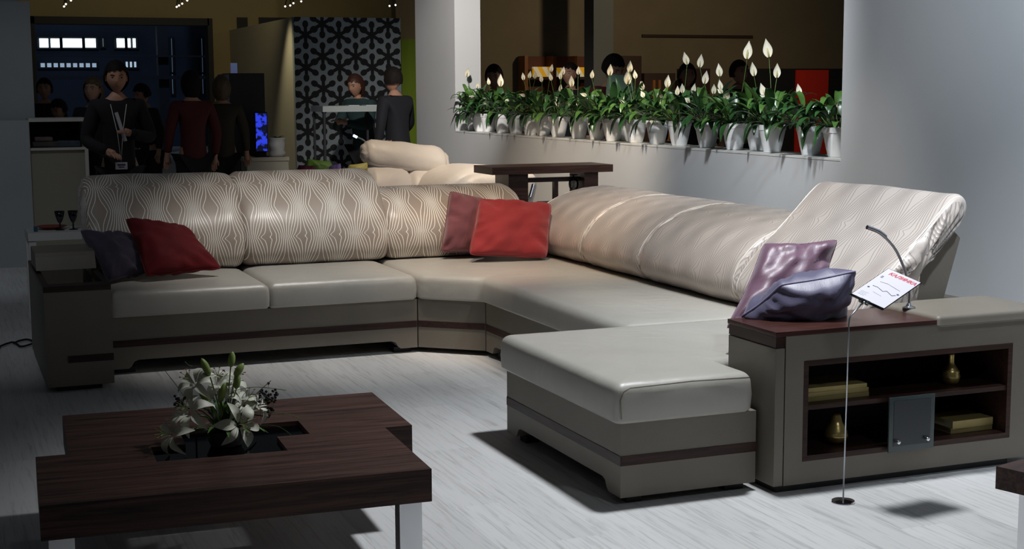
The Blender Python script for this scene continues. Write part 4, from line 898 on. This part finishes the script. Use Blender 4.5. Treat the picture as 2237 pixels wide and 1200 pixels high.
# ================================================================== PEOPLE
def skin_mesh(nodes,edges,sub=2):
    me=bpy.data.meshes.new('sk'); me.from_pydata([n[0] for n in nodes],edges,[]); o=bpy.data.objects.new('sk',me); COL.objects.link(o)
    o.modifiers.new('s','SKIN'); sv=me.skin_vertices[0].data
    for i,n in enumerate(nodes): r=n[1]; sv[i].radius=(r,r) if not isinstance(r,tuple) else r
    sv[0].use_root=True
    m=o.modifiers.new('u','SUBSURF'); m.levels=sub; m.render_levels=sub
    dg=bpy.context.evaluated_depsgraph_get(); out=bpy.data.meshes.new_from_object(o.evaluated_get(dg)); bpy.data.objects.remove(o); return out
def chain(nodes,edges,start,pts):
    p=start
    for q in pts: nodes.append(q); edges.append((p,len(nodes)-1)); p=len(nodes)-1
    return p
def person(name_label,loc,face,H,top,bottom,skin=M_skin,hair=M_hair,lean=0,armL=None,armR=None,hairstyle='short',seated=False,fingers=False,skirt=False,headtilt=0,foot0=0):
    k=H/1.72; root=thing('person',name_label,'person',loc,face)
    R=ROOTS[root]
    def LP(p):   # bend the upper body forward about the hips
        x,y,z=p
        if z>.95 and lean:
            dy,dz=y,z-.95; y=dy*math.cos(lean)+dz*math.sin(lean); z=.95-dy*math.sin(lean)+dz*math.cos(lean)
        return V((x,y,z))
    hz=.92; N=[(V((0,0,hz)),.12)]; E=[]
    ch=chain(N,E,0,[(LP((0,0,1.08)),.105),(LP((0,0,1.24)),.115),(LP((0,-.005,1.38)),.10),(LP((0,0,1.46)),.055),(LP((0,.01,1.53)),.048)])
    chest=3
    arms=[]
    for s,A in ((-1,armL),(1,armR)):
        A=A or [(s*.235,.0,1.16),(s*.25,.05,.93)]
        sh=LP((s*.165,0,1.40)); pts=[(sh,.062),(V(A[0]),.042),(V(A[1]),.028)]; dh=(V(A[1])-V(A[0])).normalized(); pts+=[(V(A[1])+dh*.05,(.034)),(V(A[1])+dh*.09,.032)]
        e=chain(N,E,chest,pts); arms.append((s,sh,V(A[0]),V(A[1]),dh))
    if seated: legs=[[(s*.10,.02,.90),(s*.12,.42,.86),(s*.12,.44,.48),(s*.12,.56,.42)] for s in (-1,1)]
    else: legs=[[(s*.09,0,.84),(s*.10,.01,.48),(s*.10,-.01,.09),(s*.11,.13,.04)] for s in (-1,1)]
    for s,Lg in zip((-1,1),legs): chain(N,E,0,[(V(Lg[0]),.088),(V(Lg[1]),.056),(V(Lg[2]),.038),(V(Lg[3]),.034)])
    me=skin_mesh(N,E); bm=bmesh.new(); bm.from_mesh(me)
    for v in bm.verts:
        if .8<v.co.z<1.46 and abs(v.co.x)<.19 and not lean and not seated: v.co.y*=.86
    # head
    hc=LP((0,.02,1.625)); HM=Matrix.Rotation(-lean*.6-headtilt,3,'X')
    g=bmesh.ops.create_icosphere(bm,subdivisions=4,radius=1)['verts']
    for v in g:
        x,y,z=v.co; zz=z*.118; xx=x*.078; yy=y*.098
        if z<-.1: f=1-.42*((-z-.1)/.9)**1.3; xx*=f; yy=yy*f+(.022*(-z-.1))*(1 if y>0 else .2)
        if y>0:
            yy+=.020*math.exp(-((x*.078)/.011)**2-((zz+.012)/.022)**2)*(1)      # nose
            yy-=.009*(math.exp(-((x*.078-.032)/.013)**2-((zz-.016)/.011)**2)+math.exp(-((x*.078+.032)/.013)**2-((zz-.016)/.011)**2))
            yy+=.005*math.exp(-((x*.078)/.020)**2-((zz+.052)/.008)**2)
            yy+=.006*math.exp(-((x*.078)/.018)**2-((zz+.098)/.015)**2)
        v.co=hc+HM@V((xx,yy,zz))
    for s in (-1,1): ball(bm,hc+HM@V((s*.079,-.005,-.005)),.03,(.3,.6,1),2)
    # hands
    for s,sh,el,wr,dh in arms:
        a_=dh.orthogonal().normalized(); sd=dh.cross(V((0,0,1))); sd=sd.normalized() if sd.length>.1 else V((1,0,0)); pn=sd.cross(dh)
        hb=wr+dh*.085
        for f_ in range(4):
            off=sd*((f_-1.5)*.017); L=(.062,.072,.067,.052)[f_]; cu=-pn*.4
            tube(bm,[hb+off*.9-dh*.02,hb+off+dh*L*.4,hb+off+dh*L*.75+cu*L*.35,hb+off+dh*L*.95+cu*L*.8],[.0095,.009,.008,.006],8)
        tube(bm,[wr+dh*.03+sd*.02,wr+dh*.07+sd*.045,wr+dh*.10+sd*.05],[.012,.010,.007],8)
    bm.transform(R@Matrix.Scale(k,4)); me2=bmesh.new(); bpy.data.meshes.remove(me)
    body=obj('body',bm,skin,root,True)
    T=R@Matrix.Scale(k,4)
    # hair
    bm=bmesh.new(); g=bmesh.ops.create_icosphere(bm,subdivisions=4,radius=1)['verts']; kill=[]
    long_=hairstyle in ('long','bob','bun')
    for v in g:
        x,y,z=v.co
        edge=.25 if y>.2 else (-.55 if not long_ else -1)
        if y>.38 and z<.40-.5*max(0,abs(x)-.55): kill.append(v); continue
        if not long_ and y<=.35 and z<-.45: kill.append(v); continue
        zz=z*.132; xx=x*.096; yy=y*.114-.010
        if long_ and z<0: 
            zz*= {'long':2.1,'bob':1.25,'bun':.95}[hairstyle]; xx*=1.06; yy=yy*.9-.012
        nn_=noise.noise(V((x*5,y*5,z*3)))*.006
        v.co=hc+HM@V((xx*(1+nn_*5),yy+nn_,zz+.008))
    bmesh.ops.delete(bm,geom=kill,context='VERTS')
    if hairstyle=='bun': ball(bm,hc+HM@V((0,-.125,.02)),.045,sub=2)
    bm.transform(T); obj('hair',bm,hair,root,True)
    # face details
    M_eye=bpy.data.materials.get('eye_dark') or mat('eye_dark',(.02,.012,.01),.3); M_lip=bpy.data.materials.get('lips') or mat('lips',(.32,.09,.08),.5)
    for s in (-1,1):
        bm=bmesh.new(); ball(bm,hc+HM@V((s*.031,.078,.014)),.012,(1,.5,.55),2); bm.transform(T); obj('eye',bm,M_eye,root,True)
        bm=bmesh.new(); tube(bm,[hc+HM@V((s*.017,.091,.032)),hc+HM@V((s*.033,.089,.038)),hc+HM@V((s*.050,.074,.033))],.0028,5); bm.transform(T); obj('eyebrow',bm,M_eye,root,True)
    bm=bmesh.new(); tube(bm,[hc+HM@V((-.020,.079,-.052)),hc+HM@V((0,.086,-.051)),hc+HM@V((.020,.079,-.052))],[.002,.005,.002],6); bm.transform(T); obj('lips',bm,M_lip,root,True)
    # clothes
    N=[(V((0,0,.86)),.155 if not skirt else .17)]; E=[]
    chain(N,E,0,[(V((0,0,.94)),.142),(LP((0,0,1.08)),.128),(LP((0,0,1.24)),.135),(LP((0,-.005,1.38)),.118),(LP((0,-.005,1.455)),.070)])
    for s,sh,el,wr,dh in arms: chain(N,E,4,[(sh,.078),(el,.055),(wr-dh*.01,.042)])
    me=skin_mesh(N,E); me.transform(T); obj('top',me,top,root,True)
    N=[(V((0,0,.90)),.14)]; E=[]
    for s,Lg in zip((-1,1),legs): chain(N,E,0,[(V(Lg[0]),.104),(V(Lg[1]),.072),(V(Lg[2])+V((0,0,.02)),.056)])
    me=skin_mesh(N,E); me.transform(T); obj('trousers',me,bottom,root,True)
    bm=bmesh.new()
    for Lg in legs:
        a0,b0=V(Lg[2]),V(Lg[3]); tube(bm,[a0-V((0,.04,0)),a0+(b0-a0)*.6+V((0,0,.0)),b0+V((0,.02,0))],[.045,.042,.03],10)
    for v in bm.verts: v.co.z=max(v.co.z,Lg[3][2]-.04)
    bm.transform(T); obj('shoes',bm,M_black,root,True)
    return root,T,hc
def P_(px,y,z=0): q=at(px,200,y); return (q.x,y,z)
M_maroon=mat('dark_red_blouse',(.075,.006,.008),.8); M_olive=mat('olive_top',(.035,.03,.017),.8); M_blond=mat('blond_hair',(.10,.065,.03),.55,var=.4,stretch=(60,60,4),vscale=2); M_navy=mat('navy_cloth',(.006,.007,.011),.85); M_dred=mat('dark_burgundy_shirt',(.07,.012,.012),.85); M_teal=mat('dark_teal_top',(.02,.05,.05),.85); M_auburn=mat('auburn_hair',(.06,.02,.012),.5)
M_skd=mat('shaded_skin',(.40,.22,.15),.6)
# woman with badge, facing the camera
pw,T,hc=person('woman in black with a name badge holding a rolled paper, behind the sofa',(*P_(255,11.5)[:2],0),PI-.05,1.70,M_black,M_black,hairstyle='bun',armL=[(-.25,.03,1.15),(-.07,.27,1.20)],armR=[(.25,.02,1.13),(.10,.27,1.06)],headtilt=.18)
bm=bmesh.new(); bx(bm,-.045,.045,.20,.203,.92,.975); bm.transform(T); tag(obj('name_badge',bm,M_sheet),'white name badge with two printed lines hanging on the woman in black','badge')
bd=bpy.data.objects['name_badge']
bm=bmesh.new(); bx(bm,-.03,.028,.2035,.2045,.950,.960); bx(bm,-.022,.022,.2035,.2045,.935,.941); bm.transform(T); obj('printed_lines',bm,M_ink,bd)
bm=bmesh.new(); tube(bm,[(-.06,.145,1.42),(-.02,.2,1.2),(0,.202,.975),(.02,.2,1.2),(.06,.145,1.42)],.003,6); bm.transform(T); obj('lanyard',bm,M_white,bd)
bm=bmesh.new(); tube(bm,[(-.03,.31,1.14),(.03,.30,1.36)],.014,10); bm.transform(T); tag(obj('rolled_paper',bm,M_sheet,None,'auto'),'rolled white paper held upright by the woman in black','paper')
person('person in a dark red blouse seen from behind, before the dark doorway',(*P_(418,14)[:2],0),.15,1.66,M_maroon,M_black,hairstyle='bob',armR=[(.25,.0,1.14),(.24,.06,.90)])
person('person with fair hair in an olive top seen from behind, beside the tall black cabinet',(*P_(484,14.6)[:2],0),-.1,1.62,M_olive,M_black,hair=M_blond,hairstyle='bob')
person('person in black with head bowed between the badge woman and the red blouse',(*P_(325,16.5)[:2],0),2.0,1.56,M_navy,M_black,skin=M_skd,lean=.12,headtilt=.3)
person('person in dark clothes half hidden behind the badge woman, light hair',(*P_(205,14)[:2],0),2.6,1.60,M_navy,M_black,skin=M_skd,hair=M_blond,hairstyle='bob')
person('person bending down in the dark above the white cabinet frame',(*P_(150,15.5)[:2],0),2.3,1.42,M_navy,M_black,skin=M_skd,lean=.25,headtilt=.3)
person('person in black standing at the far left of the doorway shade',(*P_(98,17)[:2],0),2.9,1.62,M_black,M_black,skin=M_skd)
# bar table couple
person('woman with auburn hair leaning on the far side of the bar table',(*P_(795,15.4)[:2],.0),PI-.9,1.66,M_teal,M_black,hair=M_auburn,hairstyle='bob',lean=.22,armR=[(.24,.22,1.12),(.05,.42,1.20)],armL=[(-.24,.25,1.14),(-.05,.45,1.20)],headtilt=.15)
person('man in a dark suit seen from behind at the bar table',(*P_(868,14.1)[:2],0),.45,1.70,M_navy,M_navy,skin=M_skd,lean=.08,armR=[(.27,.1,1.16),(.30,.28,1.05)])
# beyond the plants
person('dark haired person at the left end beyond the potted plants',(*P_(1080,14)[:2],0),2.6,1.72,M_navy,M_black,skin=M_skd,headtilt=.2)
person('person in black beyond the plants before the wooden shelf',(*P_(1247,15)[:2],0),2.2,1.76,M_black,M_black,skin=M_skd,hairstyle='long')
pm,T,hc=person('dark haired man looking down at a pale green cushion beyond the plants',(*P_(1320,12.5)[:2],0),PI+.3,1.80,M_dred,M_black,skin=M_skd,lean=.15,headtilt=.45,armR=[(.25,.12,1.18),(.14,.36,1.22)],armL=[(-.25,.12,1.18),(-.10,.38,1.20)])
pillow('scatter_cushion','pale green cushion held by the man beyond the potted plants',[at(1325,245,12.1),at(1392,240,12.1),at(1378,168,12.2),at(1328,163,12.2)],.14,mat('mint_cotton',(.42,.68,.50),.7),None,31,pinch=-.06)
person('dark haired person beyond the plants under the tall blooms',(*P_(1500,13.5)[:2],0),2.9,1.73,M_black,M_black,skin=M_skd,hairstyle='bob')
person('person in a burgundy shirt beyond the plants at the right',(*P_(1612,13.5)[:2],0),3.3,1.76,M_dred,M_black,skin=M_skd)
